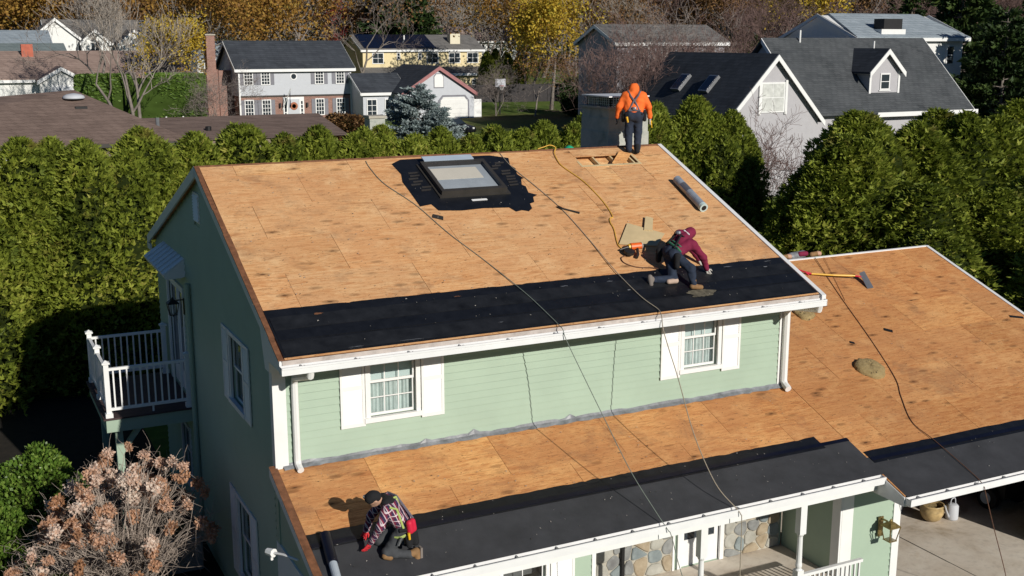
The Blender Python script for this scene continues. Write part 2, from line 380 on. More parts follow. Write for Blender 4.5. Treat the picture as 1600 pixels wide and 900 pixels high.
def window(mp, a, b, c, d, cols=3, rows=2, dressing='curtain', casing=.085, root=None, y0=0.0):
    q = (lambda u, dd, z: mp(u, dd, z)); root = root or house
    f = MB(); ca = casing
    ubox(f, q, a-ca, a, -.02, .05, c, d); ubox(f, q, b, b+ca, -.02, .05, c, d); ubox(f, q, a-ca, b+ca, -.02, .06, d, d+ca); w = f.build("window", M['white'], root)
    ub("sill", M['white'], w, q, a-ca-.03, b+ca+.03, -.02, .085, c-.09, c)
    mid = (c+d)/2
    for lo, hi, dep in ((c, mid+.02, -.055), (mid-.02, d, -.03)):
        s = MB(); t = .04
        ubox(s, q, a, a+t, dep-.03, dep, lo, hi); ubox(s, q, b-t, b, dep-.03, dep, lo, hi); ubox(s, q, a+t, b-t, dep-.03, dep, lo, lo+t*1.2); ubox(s, q, a+t, b-t, dep-.03, dep, hi-t, hi)
        for i in range(1, cols):
            x = a+t+(b-a-2*t)*i/cols; ubox(s, q, x-.009, x+.009, dep-.022, dep-.004, lo+t*1.2, hi-t)
        for j in range(1, rows):
            z = lo+t*1.2+(hi-t-lo-t*1.2)*j/rows; ubox(s, q, a+t, b-t, dep-.021, dep-.005, z-.009, z+.009)
        s.build("sash", M['white'], w)
        for i in range(cols):
            for j in range(rows):
                xa = a+t+(b-a-2*t)*i/cols; xb = a+t+(b-a-2*t)*(i+1)/cols; za = lo+t*1.2+(hi-t*2.2-lo)*j/rows; zb_ = lo+t*1.2+(hi-t*2.2-lo)*(j+1)/rows
                ub("pane", M['pane'], w, q, xa+.01, xb-.01, dep-.016, dep-.012, za+.01, zb_-.01)
    ub("room", M['room'], w, q, a, b, -.40, -.38, c, d)
    if dressing == 'curtain':
        ub("blind", M['blind'], w, q, a+.01, b-.01, -.125, -.12, mid-.06, d)
        mb = MB(); n = 34; V = []
        for i in range(n+1):
            u = a+.01+(b-a-.02)*i/n; dd = -.15+.022*math.sin(i*1.9)+.012*math.sin(i*.7)
            V += [q(u, dd, c), q(u+.01*math.sin(i), dd, mid+.05)]
        mb.add(V, [(2*i, 2*i+2, 2*i+3, 2*i+1) for i in range(n)]); mb.build("curtain", M['curtain'], w)
    return w
def shutter(mp, a, b, c, d, root=None):
    mb = MB(); t = .05
    ubox(mb, mp, a, a+t, .037, .062, c, d); ubox(mb, mp, b-t, b, .037, .062, c, d)
    zc = (c+d)/2
    for z0, z1 in ((c, c+.07), (zc-.04, zc+.04), (d-.07, d)): ubox(mb, mp, a+t, b-t, .037, .060, z0, z1)
    ubox(mb, mp, a+t, b-t, .036, .040, c, d)
    n = int((d-c)/.045)
    for i in range(n):
        z = c+.07+(d-c-.16)*i/n
        mb.hexa([mp(a+t, .040, z), mp(b-t, .040, z), mp(b-t, .056, z), mp(a+t, .056, z), mp(a+t, .040, z+.036), mp(b-t, .040, z+.036), mp(b-t, .044, z+.036), mp(a+t, .044, z+.036)])
    return mb.build("shutter", M['white'], root or house)
# upper front wall
opA = (1.72, 2.60, .66, 1.93); opB = (8.46, 9.30, .68, 1.95)
cf = core("front_wall", .0, 11.0, -.10, 2.0, [opA, opB], FR, M['green'])
clap(cf, .20, 10.9, .02, 1.99, [(o[0]-.04, o[1]+.04, o[2]-.04, o[3]+.04) for o in (opA, opB)], FR, M['green'])
for o, s0, s1 in ((opA, 1.165, 3.145), (opB, 7.89, 9.86)):
    window(FR, *o); shutter(FR, s0, o[0]-.10, .525, 1.975); shutter(FR, o[1]+.10, s1, .525, 1.975)
box("corner_board", M['white'], house, -.034, .20, -.05, .0, -.06, 1.795); box("corner_board", M['white'], house, -.036, -.004, .0, .13, -.06, 1.795)
box("corner_board", M['white'], house, 10.9, 11.03, -.045, .0, .02, 1.985)
def downspout(mat, pts, w=.055):
    mb = MB(); mb.tube(pts, w, 8); return mb.build("downspout", mat, house, smooth=False)
downspout(M['white'], [(.34, -1.13, 2.0), (.34, -1.11, 1.90), (.34, -.16, 1.62), (.345, -.09, 1.5), (.345, -.09, .10), (.345, -.14, .02), (.35, -.26, -.03)], .062)
downspout(M['white'], [(10.98, -1.13, 2.0), (11.0, -1.11, 1.90), (11.03, -.18, 1.75), (11.03, -.10, 1.62), (11.03, -.10, .12), (11.02, -.16, .04), (11.0, -.30, -.02)], .075)
# crumpled flashing along the wall foot
mb = MB(); V = []; n = 90
for i in range(n+1):
    x = .1+10.95*i/n; h = .05+.01*math.sin(i*.5)+random.uniform(-.006, .014)+(.06 if i in (22, 30, 47) else 0); o = random.uniform(0, .014)
    V += [(x, -.11-random.uniform(0, .06), zl(-.13)+.02), (x, -.05-o, .0+h*.3), (x, -.028-o*.6, h)]
mb.add(V, [(3*i+k, 3*i+3+k, 3*i+4+k, 3*i+1+k) for i in range(n) for k in (0, 1)]); mb.build("flashing", M['flash'], house)
# ---- left gable wall, full height
wU = (2.13, 3.15, .36, 1.68); wL = (2.13, 3.15, -3.35, -1.70); dB = (7.95, 9.85, -1.0, 1.55); wB = (8.05, 9.05, -3.25, -1.85)
zgab = lambda y: min(zu(y), zub(y)) - .17
def gab(mb): mb.prism([(0, 0, 2.0), (0, 0, zgab(0)), (0, 5.041, zgab(5.041)), (0, 11.3, zgab(11.3)), (0, 11.3, 2.0)], (.16, 0, 0))
cs = core("side_wall", .0, 11.3, GZ, 2.0, [wU, wL, dB, wB], SD, M['green'], .16, gab)
def clipg(z):
    if z < zgab(11.3): return (.13, 11.3)
    a = .13 if z < zgab(.13) else (z + .17 - 2.21)/.419 - 1.031; b = 5.041 + (4.754 - .17 - z)/.362
    return (a, b)
clap(cs, .13, 11.3, GZ+.3, 4.62, [(o[0]-.06, o[1]+.06, o[2]-.06, o[3]+.06) for o in (wU, wL, dB, wB)] + [(5.4, 6.0, 3.5, 4.13)], SD, M['green'], clipg)
for o, c, d in ((wU, .255, 1.765), (wL, -3.5, -1.6)):
    window(SD, *o, cols=1, rows=1, dressing=None); shutter(SD, 1.55, o[0]-.10, c, d); shutter(SD, o[1]+.10, 3.73, c, d)
window(SD, *wB, cols=1, rows=1, dressing=None)
MB().box(-.03, .0, 5.4, 6.0, 3.5, 4.13).build("vent", M['white'], house)
mb = MB()
for i in range(9): z = 3.54+i*.062; mb.hexa([(-.06, 5.44, z), (-.03, 5.44, z), (-.03, 5.96, z), (-.06, 5.96, z), (-.036, 5.44, z+.05), (-.03, 5.44, z+.05), (-.03, 5.96, z+.05), (-.036, 5.96, z+.05)])
mb.build("louver", M['white'], house)
downspout(M['green'], [(-.09, 6.92, 1.95), (-.09, 6.92, GZ+.1)], .06)
# other outer walls (right side and back of the upper block)
core("side_wall", .0, 11.3, -2.0, 2.0, [], lambda u, d, z: (11.0+d, u, z), M['green'], .16, lambda mb: mb.prism([(10.84, 0, 2.0), (10.84, 0, zgab(0)), (10.84, 5.041, zgab(5.041)), (10.84, 11.3, zgab(11.3)), (10.84, 11.3, 2.0)], (.16, 0, 0)))
box("back_wall", M['green'], house, .17, 10.83, 11.14, 11.3, GZ, 2.2)
# balcony door, hood, lantern
f = MB(); ubox(f, SD, 7.83, 7.95, -.02, .05, -1.0, 1.67); ubox(f, SD, 9.85, 9.97, -.02, .05, -1.0, 1.67); ubox(f, SD, 7.95, 9.85, -.02, .05, 1.55, 1.67); ubox(f, SD, 8.86, 8.94, -.06, .0, -1.0, 1.55)
dr = f.build("balcony_door", M['white'], house)
for a, b in ((7.95, 8.86), (8.94, 9.85)):
    g = MB(); ubox(g, SD, a, a+.1, -.07, -.03, -1.0, 1.55); ubox(g, SD, b-.1, b, -.07, -.03, -1.0, 1.55); ubox(g, SD, a+.1, b-.1, -.07, -.03, 1.43, 1.55); ubox(g, SD, a+.1, b-.1, -.07, -.03, -1.0, -.55); g.build("door_leaf", M['white'], dr)
    ub("door_glass", M['glass'], dr, SD, a+.1, b-.1, -.055, -.045, -.55, 1.43)
hd = MB().prism([(0, 7.45, 2.42), (0, 7.45, 2.02), (-.12, 7.45, 1.98), (-.46, 7.45, 1.98), (-.50, 7.45, 2.08)], (0, 2.75, 0)).build("door_hood", M['white'], house)
for i in range(7): MB().hexa([(-.50, 7.46+i*.39, 2.09), (-.50, 7.49+i*.39, 2.09), (-.0, 7.49+i*.39, 2.43), (-.0, 7.46+i*.39, 2.43), (-.50, 7.46+i*.39, 2.11), (-.50, 7.49+i*.39, 2.11), (-.0, 7.49+i*.39, 2.45), (-.0, 7.46+i*.39, 2.45)]).build("seam_rib", M['white'], hd)
# balcony
BX0, BX1, BY0, BY1, BZ = -1.98, -.03, 7.25, 10.45, -1.0
bal = MB().box(BX0, BX1, BY0, BY1, BZ-.36, BZ-.06).build("balcony", M['green'], house)
n = 14
for i in range(n):
    y = BY0-.06+(BY1-BY0+.12)*i/n; box("deck_board", M['deckboard'], bal, BX0-.06, BX1, y, y+(BY1-BY0+.12)/n-.008, BZ-.058, BZ-.02)
def bpost(x, y):
    mb = MB(); mb.box(x-.055, x+.055, y-.055, y+.055, BZ-.02, BZ+1.22); mb.box(x-.08, x+.08, y-.08, y+.08, BZ-.02, BZ+.08); mb.box(x-.085, x+.085, y-.085, y+.085, BZ+1.22, BZ+1.26)
    mb.add([(x-.07,y-.07,BZ+1.26),(x+.07,y-.07,BZ+1.26),(x+.07,y+.07,BZ+1.26),(x-.07,y+.07,BZ+1.26),(x,y,BZ+1.31)], [(0,1,4),(1,2,4),(2,3,4),(3,0,4)]); mb.build("post", M['white'], bal)
for p in ((-1.9, 7.32), (-1.9, 8.85), (-1.9, 10.38), (-.13, 7.32), (-.13, 10.38)): bpost(*p)
def brail(x0, y0, x1, y1, nb):
    horiz = abs(x1-x0) > abs(y1-y0)
    for z0, z1, w in ((BZ+1.06, BZ+1.12, .035), (BZ+.13, BZ+.19, .03)):
        (box("rail", M['white'], bal, x0+.056, x1-.056, y0-w, y0+w, z0, z1) if horiz else box("rail", M['white'], bal, x0-w, x0+w, y0+.056, y1-.056, z0, z1))
    for i in range(nb):
        t = (i+1)/(nb+1); x = x0+(x1-x0)*t; y = y0+(y1-y0)*t; box("baluster", M['white'], bal, x-.017, x+.017, y-.017, y+.017, BZ+.19, BZ+1.06)
brail(-1.9, 7.32, -.13, 7.32, 11); brail(-1.9, 10.38, -.13, 10.38, 11); brail(-1.9, 7.32, -1.9, 8.85, 9); brail(-1.9, 8.85, -1.9, 10.38, 9)
for y in (7.45, 10.2): box("support_post", M['green'], bal, -1.78, -1.62, y, y+.16, GZ, BZ-.361)
MB().hexa([(-1.76,7.46,-2.0),(-1.64,7.46,-2.0),(-1.64,7.58,-2.0),(-1.76,7.58,-2.0),(-1.30,7.46,-1.37),(-1.16,7.46,-1.37),(-1.16,7.58,-1.37),(-1.30,7.58,-1.37)]).build("brace", M['green'], bal)
box("support_post", M['white'], bal, -.95, -.91, 7.34, 7.38, BZ-.02, BZ+.13)
def wall_lantern(c, ax, label_parent, s=1.0, metal=None):
    """carriage lantern: back plate, arm, cage, glass, roof, finial"""
    cx, cy, cz = c; L = MB(); q = lambda a, b, h: (cx + (a if ax == 'y' else b), cy + (b if ax == 'y' else a), cz + h)
    def bx(mb, a0, a1, b0, b1, h0, h1):
        P = [q(a0,b0,h0), q(a1,b0,h0), q(a1,b1,h0), q(a0,b1,h0), q(a0,b0,h1), q(a1,b0,h1), q(a1,b1,h1), q(a0,b1,h1)]; return mb.hexa(P)
    w = .13*s; h = .34*s
    bx(L, -.06*s, .06*s, .26*s, .285*s, -.2*s, .22*s); bx(L, -.015*s, .015*s, .1*s, .27*s, h*.5, h*.5+.03*s)
    for a in (-1, 1):
        for b in (-1, 1): L.tube([q(a*w*.62, b*w*.62, -h*.5), q(a*w, b*w, h*.35)], .012*s, 5)
    bx(L, -w*.75, w*.75, -w*.75, w*.75, -h*.54, -h*.49); bx(L, -w*1.08, w*1.08, -w*1.08, w*1.08, h*.33, h*.38)
    top = [q(-w*1.1,-w*1.1,h*.38), q(w*1.1,-w*1.1,h*.38), q(w*1.1,w*1.1,h*.38), q(-w*1.1,w*1.1,h*.38)]; t2 = [q(-w*.4,-w*.4,h*.62), q(w*.4,-w*.4,h*.62), q(w*.4,w*.4,h*.62), q(-w*.4,w*.4,h*.62)]
    L.hexa(top + t2); L.tube([q(0,0,h*.62), q(0,0,h*.70), q(0,0,h*.82)], [.03*s, .035*s, .008*s], 6); L.tube([q(0,0,-h*.54), q(0,0,-h*.7)], [.025*s, .006*s], 6)
    o = L.build("wall_lantern", metal or M['brass'], label_parent)
    g = MB(); bx(g, -w*.68, w*.68, -w*.68, w*.68, -h*.47, h*.32); g.build("lantern_glass", M['pane'], o)
    k = MB(); k.tube([q(0,0,-h*.49), q(0,0,-h*.1)], .014*s, 6); k.build("candle", M['white'], o); return o
M['brass'] = paint('aged brass', (.30, .22, .09), .35, .5, 0, 20); MATS['aged brass'].node_tree.nodes['Principled BSDF'].inputs['Metallic'].default_value = .6
M['iron'] = paint('black iron', (.02, .02, .02), .45, .3)
wall_lantern((-.33, 7.52, 1.30), 'x', house, .9, M['iron'])
for ob in bpy.data.objects: pass
# ---- porch and garage roof
porch = MB(); roofpoly(porch, [(-.08, -2.88), (11.25, -2.88), (11.25, -.01), (-.08, -.01)], zl, NL, -.14, .12)
roofpoly(porch, [(11.22, -3.54), (19.7, -3.54), (19.7, 4.46), (11.02, 4.46), (11.02, -.01), (11.22, -.01)], zl, NL, -.145, .124)
porch = porch.build("roof_deck", M['rawwood'], house)
sheet_rows(porch, zl, NL, [(-2.9, -2.294), (-2.294, -1.147), (-1.147, -.06)], .0, 11.2, M['ply2'], .9)
sheet_rows(porch, zl, NL, [(-3.55, -2.40), (-2.40, -1.255), (-1.255, -.11)], 11.205, 19.7, M['ply2'], .3)
sheet_rows(porch, zl, NL, [(-.105, 1.04), (1.04, 2.185), (2.185, 3.33), (3.33, 4.44)], 11.03, 19.7, M['ply2'], .9)
mb = MB(); roofpoly(mb, [(11.02, 4.48), (19.75, 4.48), (19.75, 12.3), (11.02, 12.3)], zlb, Vector((0, .364, 1)).normalized(), -.14, .14); mb.build("back_slope", M['ply2'], house)
rake("ridge_edge", M['whitemetal'], 11.1, 19.75, 4.43, 4.475, zl, .022, .05)
rake("drip_edge", M['whitemetal'], 19.70, 19.80, -3.6, 4.46, zl, .022, .16)
rake("rake_edge", M['rawwood'], -.14, -.004, -2.93, .02, zl, .018, .013)
rake("rake_trim", M['white'], -.135, -.102, -2.93, .03, zl, .004, .18)
gutter(-.10, 11.2, -2.905, .13, zl(-2.9)-.155, .14, 15); gutter(11.22, 19.75, -3.565, .13, zl(-3.56)-.155, .14, 11)
box("fascia", M['white'], house, .0, 11.2, -2.898, -2.86, zl(-2.9)-.21, zl(-2.9)-.03); box("fascia", M['white'], house, 11.235, 19.7, -3.558, -3.52, zl(-3.56)-.21, zl(-3.56)-.03)
# garage end return and soffits
MB().prism([(11.19, -3.56, zl(-3.56)-.02), (11.19, -3.56, zl(-3.56)-.2), (11.19, -1.85, zl(-3.56)-.2), (11.19, -1.85, zl(-1.85)-.03)], (.035, 0, 0)).build("rake_return", M['white'], house)
box("soffit", M['white'], house, 11.23, 19.7, -3.52, -1.82, zl(-3.56)-.2, zl(-3.56)-.18); box("soffit", M['white'], house, .02, 11.18, -2.86, -.02, zl(-2.9)-.19, zl(-2.9)-.17)
box("beam", M['white'], house, .02, 11.18, -2.84, -2.68, zl(-2.9)-.36, zl(-2.9)-.192)
# porch floor, walls
box("porch_floor", M['concrete'], house, -.02, 11.25, -2.85, -.02, GZ, -3.75)
opW = (4.35, 5.30, -3.3, -1.9); opD = (8.55, 9.55, -3.74, -1.6)
cp = core("front_wall", .0, 11.25, -3.9, -.18, [opW, opD], FR, M['green'])
clap(cp, .03, 11.2, -3.75, -1.25, [(opW[0]-.5, opW[1]+.6, opW[2]-.05, opW[3]+.05), (6.45, 8.33, -3.8, -1.2), (8.4, 9.65, -3.8, -1.2), (9.64, 11.2, -3.8, -1.2)], FR, M['green'])
window(FR, *opW, cols=2, rows=2, dressing=None); shutter(FR, 3.75, 4.25, -3.4, -1.8); shutter(FR, 5.40, 5.95, -3.4, -1.8)
# front door
d = MB(); ubox(d, FR, 8.45, 8.55, -.02, .06, -3.74, -1.5); ubox(d, FR, 9.55, 9.65, -.02, .06, -3.74, -1.5); ubox(d, FR, 8.55, 9.55, -.02, .06, -1.6, -1.5); fd = d.build("front_door", M['white'], house)
d = MB(); ubox(d, FR, 8.56, 9.54, -.07, -.02, -3.74, -3.15); ubox(d, FR, 8.56, 8.66, -.07, -.02, -3.15, -1.6); ubox(d, FR, 9.44, 9.54, -.07, -.02, -3.15, -1.6); ubox(d, FR, 9.02, 9.08, -.07, -.02, -3.15, -1.6); d.build("door_leaf", M['white'], fd)
for a, b in ((8.66, 9.02), (9.08, 9.44)): ub("door_glass", M['glass'], fd, FR, a, b, -.05, -.04, -3.15, -1.6)
# fieldstone panels, every stone a piece
def stones(mp, u0, u1, z0, z1, size, parent, mats):
    nu = max(2, round((u1-u0)/size)); nz = max(2, round((z1-z0)/size)); S = []
    for i in range(nu):
        for j in range(nz): S.append((u0+(i+.5+random.uniform(-.36, .36))*(u1-u0)/nu, z0+(j+.5+random.uniform(-.36, .36)+(.25 if i % 2 else -.25))*(z1-z0)/nz))
    for a in S:
        poly = [(u0, z0), (u1, z0), (u1, z1), (u0, z1)]
        for b in S:
            if b is a: continue
            mx, mz = (a[0]+b[0])/2, (a[1]+b[1])/2; nx, nz_ = b[0]-a[0], b[1]-a[1]; np_ = []
            for k in range(len(poly)):
                p, q = poly[k], poly[(k+1) % len(poly)]; dp = (p[0]-mx)*nx+(p[1]-mz)*nz_; dq = (q[0]-mx)*nx+(q[1]-mz)*nz_
                if dp <= 0: np_.append(p)
                if dp*dq < 0: t = dp/(dp-dq); np_.append((p[0]+(q[0]-p[0])*t, p[1]+(q[1]-p[1])*t))
            poly = np_
            if not poly: break
        if len(poly) < 3: continue
        cx = sum(p[0] for p in poly)/len(poly); cz = sum(p[1] for p in poly)/len(poly)
        # cut corners so the stones read rounded, shrink for the mortar joint
        rd = []
        for k in range(len(poly)):
            p, q, r_ = poly[k-1], poly[k], poly[(k+1) % len(poly)]
            rd += [(q[0]+(p[0]-q[0])*.22, q[1]+(p[1]-q[1])*.22), (q[0]+(r_[0]-q[0])*.22, q[1]+(r_[1]-q[1])*.22)]
        n = len(rd); sh = .93; t = random.uniform(.02, .045)
        V = [mp(cx+(x-cx)*sh, .0, cz+(z-cz)*sh) for x, z in rd] + [mp(cx+(x-cx)*(sh-.02), t*.6, cz+(z-cz)*(sh-.02)) for x, z in rd] + [mp(cx+(x-cx)*(sh-.14), t, cz+(z-cz)*(sh-.14)) for x, z in rd]
        F = [(i+o, (i+1) % n+o, (i+1) % n+n+o, i+n+o) for o in (0, n) for i in range(n)] + [tuple(range(2*n, 3*n))]
        MB().add(V, F).build("stone", random.choice(mats), parent)
def stonemat(name, a, b):
    n = NT(name); v = n.coord(); f = n.noise(v, 4, 7, .65, .3); n.color(n.ramp(f, [(.3, a), (.7, b)])).rough(.85); n.bump(n.noise(v, 14, 5, .7), .5, .02); return n.m
STONES = [stonemat('stone grey', (.15, .15, .15), (.30, .31, .30)), stonemat('stone blue grey', (.16, .19, .20), (.28, .32, .32)), stonemat('stone tan', (.26, .20, .13), (.42, .35, .25)), stonemat('stone pale', (.30, .29, .25), (.45, .44, .39))]
M['mortar'] = stonemat('mortar', (.36, .33, .27), (.48, .45, .38))
for a, b in ((6.45, 8.33), (9.67, 11.18)):
    pn = ub("stone_facing", M['mortar'], house, FR, a, b, .001, .028, -3.75, -1.3); stones(lambda u, dd, z: (u, -.028-dd, z), a, b, -3.75, -1.6, .33, pn, STONES)
ub("trim", M['white'], house, FR, 6.36, 6.45, .0, .05, -3.75, -1.3); ub("trim", M['white'], house, FR, 8.33, 8.38, .0, .05, -3.75, -1.3)
downspout(M['dark'], [(7.06, -.09, -1.4), (7.06, -.09, -3.7)], .045)
def turned_post(x, y):
    mb = MB(); mb.box(x-.075, x+.075, y-.075, y+.075, -2.0, zl(-2.9)-.36); mb.box(x-.075, x+.075, y-.075, y+.075, -3.75, -2.75)
    mb.lathe((x, y, 0), [(.075, -2.75), (.05, -2.72), (.066, -2.68), (.066, -2.64), (.058, -2.6), (.05, -2.06), (.066, -2.03), (.075, -2.0)], 12); mb.build("porch_post", M['white'], house)
for x in (.2, 2.4, 7.07, 9.38): turned_post(x, -2.76)
box("railing", M['white'], house, 9.46, 11.0, -2.80, -2.72, -2.92, -2.86); box("railing", M['white'], house, 9.46, 11.0, -2.79, -2.73, -3.62, -3.57)
for i in range(13): box("baluster", M['white'], house, 9.54+i*.115, 9.575+i*.115, -2.778, -2.742, -3.57, -2.92)
# porch left end wall with arched opening
def arch_wall():
    cy, hw, sp, ap = -1.42, 1.0, -2.35, -1.62; mb = MB(); N = 14
    arc = [(cy+hw*math.cos(math.pi*i/N), sp+(ap-sp)*math.sin(math.pi*i/N)) for i in range(N+1)]
    for (ya, za), (yb, zb_) in zip(arc[:-1], arc[1:]): mb.hexa([(-.03, yb, zb_), (-.03, ya, za), (.03, ya, za), (.03, yb, zb_), (-.03, yb, -1.42), (-.03, ya, -1.42), (.03, ya, -1.42), (.03, yb, -1.42)])
    mb.box(-.03, .03, cy+hw, .14, -3.75, -1.42); mb.box(-.03, .03, -2.84, cy-hw, -3.75, -1.42); mb.build("arch_panel", M['white'], house)
    MB().prism([(0, .0, -1.42), (0, .0, zl(0)-.06), (0, -2.84, zl(-2.84)-.06), (0, -2.84, -1.42)], (.05, 0, 0)).build("side_wall", M['green'], house)
arch_wall()
box("corner_post", M['green'], house, -.022, .12, -.06, .125, -3.8, -.12)
fl = MB().tube([(-.14, -1.66, -1.0), (-.30, -1.30, -1.02), (-.42, -1.08, -1.05)], .022, 6).tube([(-.40, -1.12, -1.05), (-.47, -.98, -1.06)], [.075, .06], 8); fl.box(-.44, -.40, -1.06, -1.0, -1.2, -1.02); fl.build("floodlight", M['white'], house)
# garage front wall with lantern and openings
cgw = core("front_wall", 11.30, 19.6, -4.2, zl(-3.56)-.185, [(12.92, 17.2, -4.2, -2.40), (17.75, 19.3, -4.2, -2.2)], lambda u, d, z: (u, -1.8-d, z), M['green'])
GF = lambda u, d, z: (u, -1.8-d, z)
clap(cgw, 11.58, 12.72, -4.2, zl(-3.56)-.19, [], GF, M['green'])
for a, b in ((11.28, 11.58), (12.72, 12.92)): ub("corner_board", M['white'], house, GF, a, b, .0, .05, -4.2, zl(-3.56)-.19)
core("side_wall", -1.8, .0, -4.2, -1.3, [], lambda u, d, z: (11.28-d, u, z), M['green'], .12); wall_lantern((12.33, -2.17, -2.80), 'y', house, 1.05)
box("corner_board", M['white'], house, 11.235, 11.279, -1.845, -1.6, -4.2, -1.72)
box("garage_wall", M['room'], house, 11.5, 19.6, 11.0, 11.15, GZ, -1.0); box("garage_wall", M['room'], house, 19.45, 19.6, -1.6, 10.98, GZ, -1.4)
ub("garage_door", M['white'], house, GF, 17.75, 19.3, -.1, -.05, -4.2, -2.2)
MB().prism([(19.46, -1.64, -1.41), (19.46, 11.0, -1.01), (19.46, 4.477, 1.45)], (.14, 0, 0)).build("gable_wall", M['green'], house)
# stucco chimney behind the ridge
CHX0, CHX1, CHY0, CHY1 = 9.90, 11.0, 5.45, 6.7
def chimmat():
    n = NT('weathered stucco'); v = n.coord(); f = n.noise(v, 2.6, 8, .7, .6); c = n.ramp(f, [(.25, (.17, .20, .17)), (.42, (.36, .38, .34)), (.6, (.47, .47, .42)), (.78, (.30, .26, .18))])
    n.color(c).rough(.9); n.bump(n.noise(v, 9, 6, .7), .5, .03); return n.m
M['stucco'] = chimmat()
mb = MB()
for k, z in enumerate((4.2, 4.62, 5.05, 5.38)): mb.box(CHX0-(.05-.016*k), CHX1+(.05-.016*k), CHY0-(.05-.016*k), CHY1+.05, z, (4.62, 5.05, 5.38, 5.62)[k])
ch = mb.build("chimney", M['stucco'], house); box("crown", M['mortar'], ch, CHX0-.07, CHX1+.07, CHY0-.07, CHY1+.07, 5.62, 5.67)
mb = MB()
for i in range(13):
    x = CHX0+.08+(CHX1-CHX0-.16)*i/12
    for y in (CHY0+.06, CHY1-.06): mb.box(x-.008, x+.008, y-.008, y+.008, 5.67, 5.90)
    y = CHY0+.06+(CHY1-CHY0-.12)*i/12
    for xx in (CHX0+.08, CHX1-.08): mb.box(xx-.008, xx+.008, y-.008, y+.008, 5.67, 5.90)
for z in (5.72, 5.78, 5.84):
    for y in (CHY0+.06, CHY1-.06): mb.box(CHX0+.08, CHX1-.08, y-.005, y+.005, z, z+.012)
    for xx in (CHX0+.08, CHX1-.08): mb.box(xx-.005, xx+.005, CHY0+.06, CHY1-.06, z, z+.012)
mb.build("spark_screen", M['steel'], ch); box("cap", M['whitemetal'], ch, CHX0-.03, CHX1+.03, CHY0-.04, CHY1+.04, 5.90, 5.93); box("flue", M['dark'], ch, CHX0+.28, CHX1-.28, CHY0+.3, CHY1-.3, 5.67, 5.88)
# ---- underlayment
def ragged(x0, x1, y, amp, n, seed):
    r_ = random.Random(seed); out_ = []; yy = y
    for i in range(n+1):
        yy = y + r_.uniform(-amp, amp) + (r_.uniform(-2.2, .6)*amp if r_.random() < .15 else 0); out_.append((x0+(x1-x0)*min(n, max(0, i+(r_.uniform(-.4, .4) if 0 < i < n else 0)))/n, yy))
    return out_
def membrane(pts, fn, nrm, lift, mat, name="underlayment", th=.004): return roofpoly(MB(), pts, fn, nrm, lift, th).build(name, mat, house)
top = ragged(-.056, 11.03, .245, .008, 90, 3)
membrane([(-.056, -1.0), (11.03, -1.0)] + top[::-1], zu, NU, .004, M['black'])
for k, y in enumerate((-.62, -.25, .02)): membrane([(-.015, y-.33), (11.02, y-.33)] + ragged(-.015, 11.02, y, .012, 40, 20+k)[::-1], zu, NU, .0085+.0045*k, M[('black2', 'black', 'black2')[k]], "felt_strip", .003)
membrane([(.0, -1.01), (11.0, -1.01), (11.0, -1.035), (.0, -1.035)], zu, NU, .004, M['ply'], "deck_edge")
for k, (x, y, w, h, c) in enumerate([(.75, -.02, .22, .09, 'rawwood'), (1.05, -.96, .35, .03, 'steel'), (3.4, .05, .18, .05, 'rawwood'), (5.6, .02, .26, .05, 'steel'), (6.6, .02, .22, .045, 'steel'), (6.9, -.30, .10, .04, 'flash'), (9.45, .08, .28, .05, 'steel'), (10.5, .13, .3, .03, 'flash'), (10.35, -.05, .22, .06, 'flash'), (3.9, -.78, .15, .03, 'steel'), (2.0, -.95, .5, .02, 'steel')]):
    r_ = random.Random(k); P = [(x+w*.8*(.5+.5*math.cos(a)*r_.uniform(.35, 1.2)), y+h*.6*(.5+.5*math.sin(a)*r_.uniform(.1, 1.3))) for a in [i*2*math.pi/13 for i in range(13)]]
    membrane(P, zu, NU, .0215, M[c], "tear", .002)
patch = [(3.97, 3.62), (3.97, 3.05), (4.24, 3.10), (4.30, 2.86), (4.8, 2.80), (5.3, 2.83), (5.88, 2.79), (5.96, 2.62), (6.12, 2.66), (6.25, 2.60), (6.38, 2.70), (6.42, 2.88), (6.55, 2.93), (6.62, 3.12), (6.76, 3.19), (6.60, 3.30), (6.66, 3.55), (6.60, 3.62), (6.70, 3.85), (6.78, 3.88), (6.70, 4.05), (6.78, 4.3), (6.72, 4.45), (6.83, 4.75), (6.42, 4.90), (5.2, 4.92), (4.26, 4.90), (4.0, 4.74), (4.05, 4.3), (3.96, 4.0)]
membrane(patch, zu, NU, .005, M['black'])
r_ = random.Random(5)
for i in range(16):
    x = 6.15+r_.uniform(-.02, .25) if i < 9 else 4.12+r_.uniform(-.05, .2); y = 3.6+(i % 9)*.115
    membrane([(x, y), (x+.22, y+.02), (x+.24, y+.07), (x+.01, y+.06)], zu, NU, .011, M['skyframe'], "shingle_scrap", .006)
# skylight
def roofbox(mb, x0, x1, y0, y1, h0, h1, fn=zu, nrm=NU):
    P = [Vector((x, y, fn(y))) for x, y in ((x0, y0), (x1, y0), (x1, y1), (x0, y1))]; return mb.hexa([p+nrm*h0 for p in P] + [p+nrm*h1 for p in P])
SX0, SX1, SY0, SY1 = 4.58, 6.10, 3.36, 4.58
s = MB(); roofbox(s, SX0, SX1, SY0, SY0+.09, 0, .13); roofbox(s, SX0, SX1, SY1-.09, SY1, 0, .13); roofbox(s, SX0, SX0+.08, SY0+.09, SY1-.09, 0, .13); roofbox(s, SX1-.08, SX1, SY0+.09, SY1-.09, 0, .13)
roofbox(s, SX0-.06, SX1+.06, SY0-.07, SY1+.05, 0, .035)
sk = s.build("skylight", M['skyframe'], house)
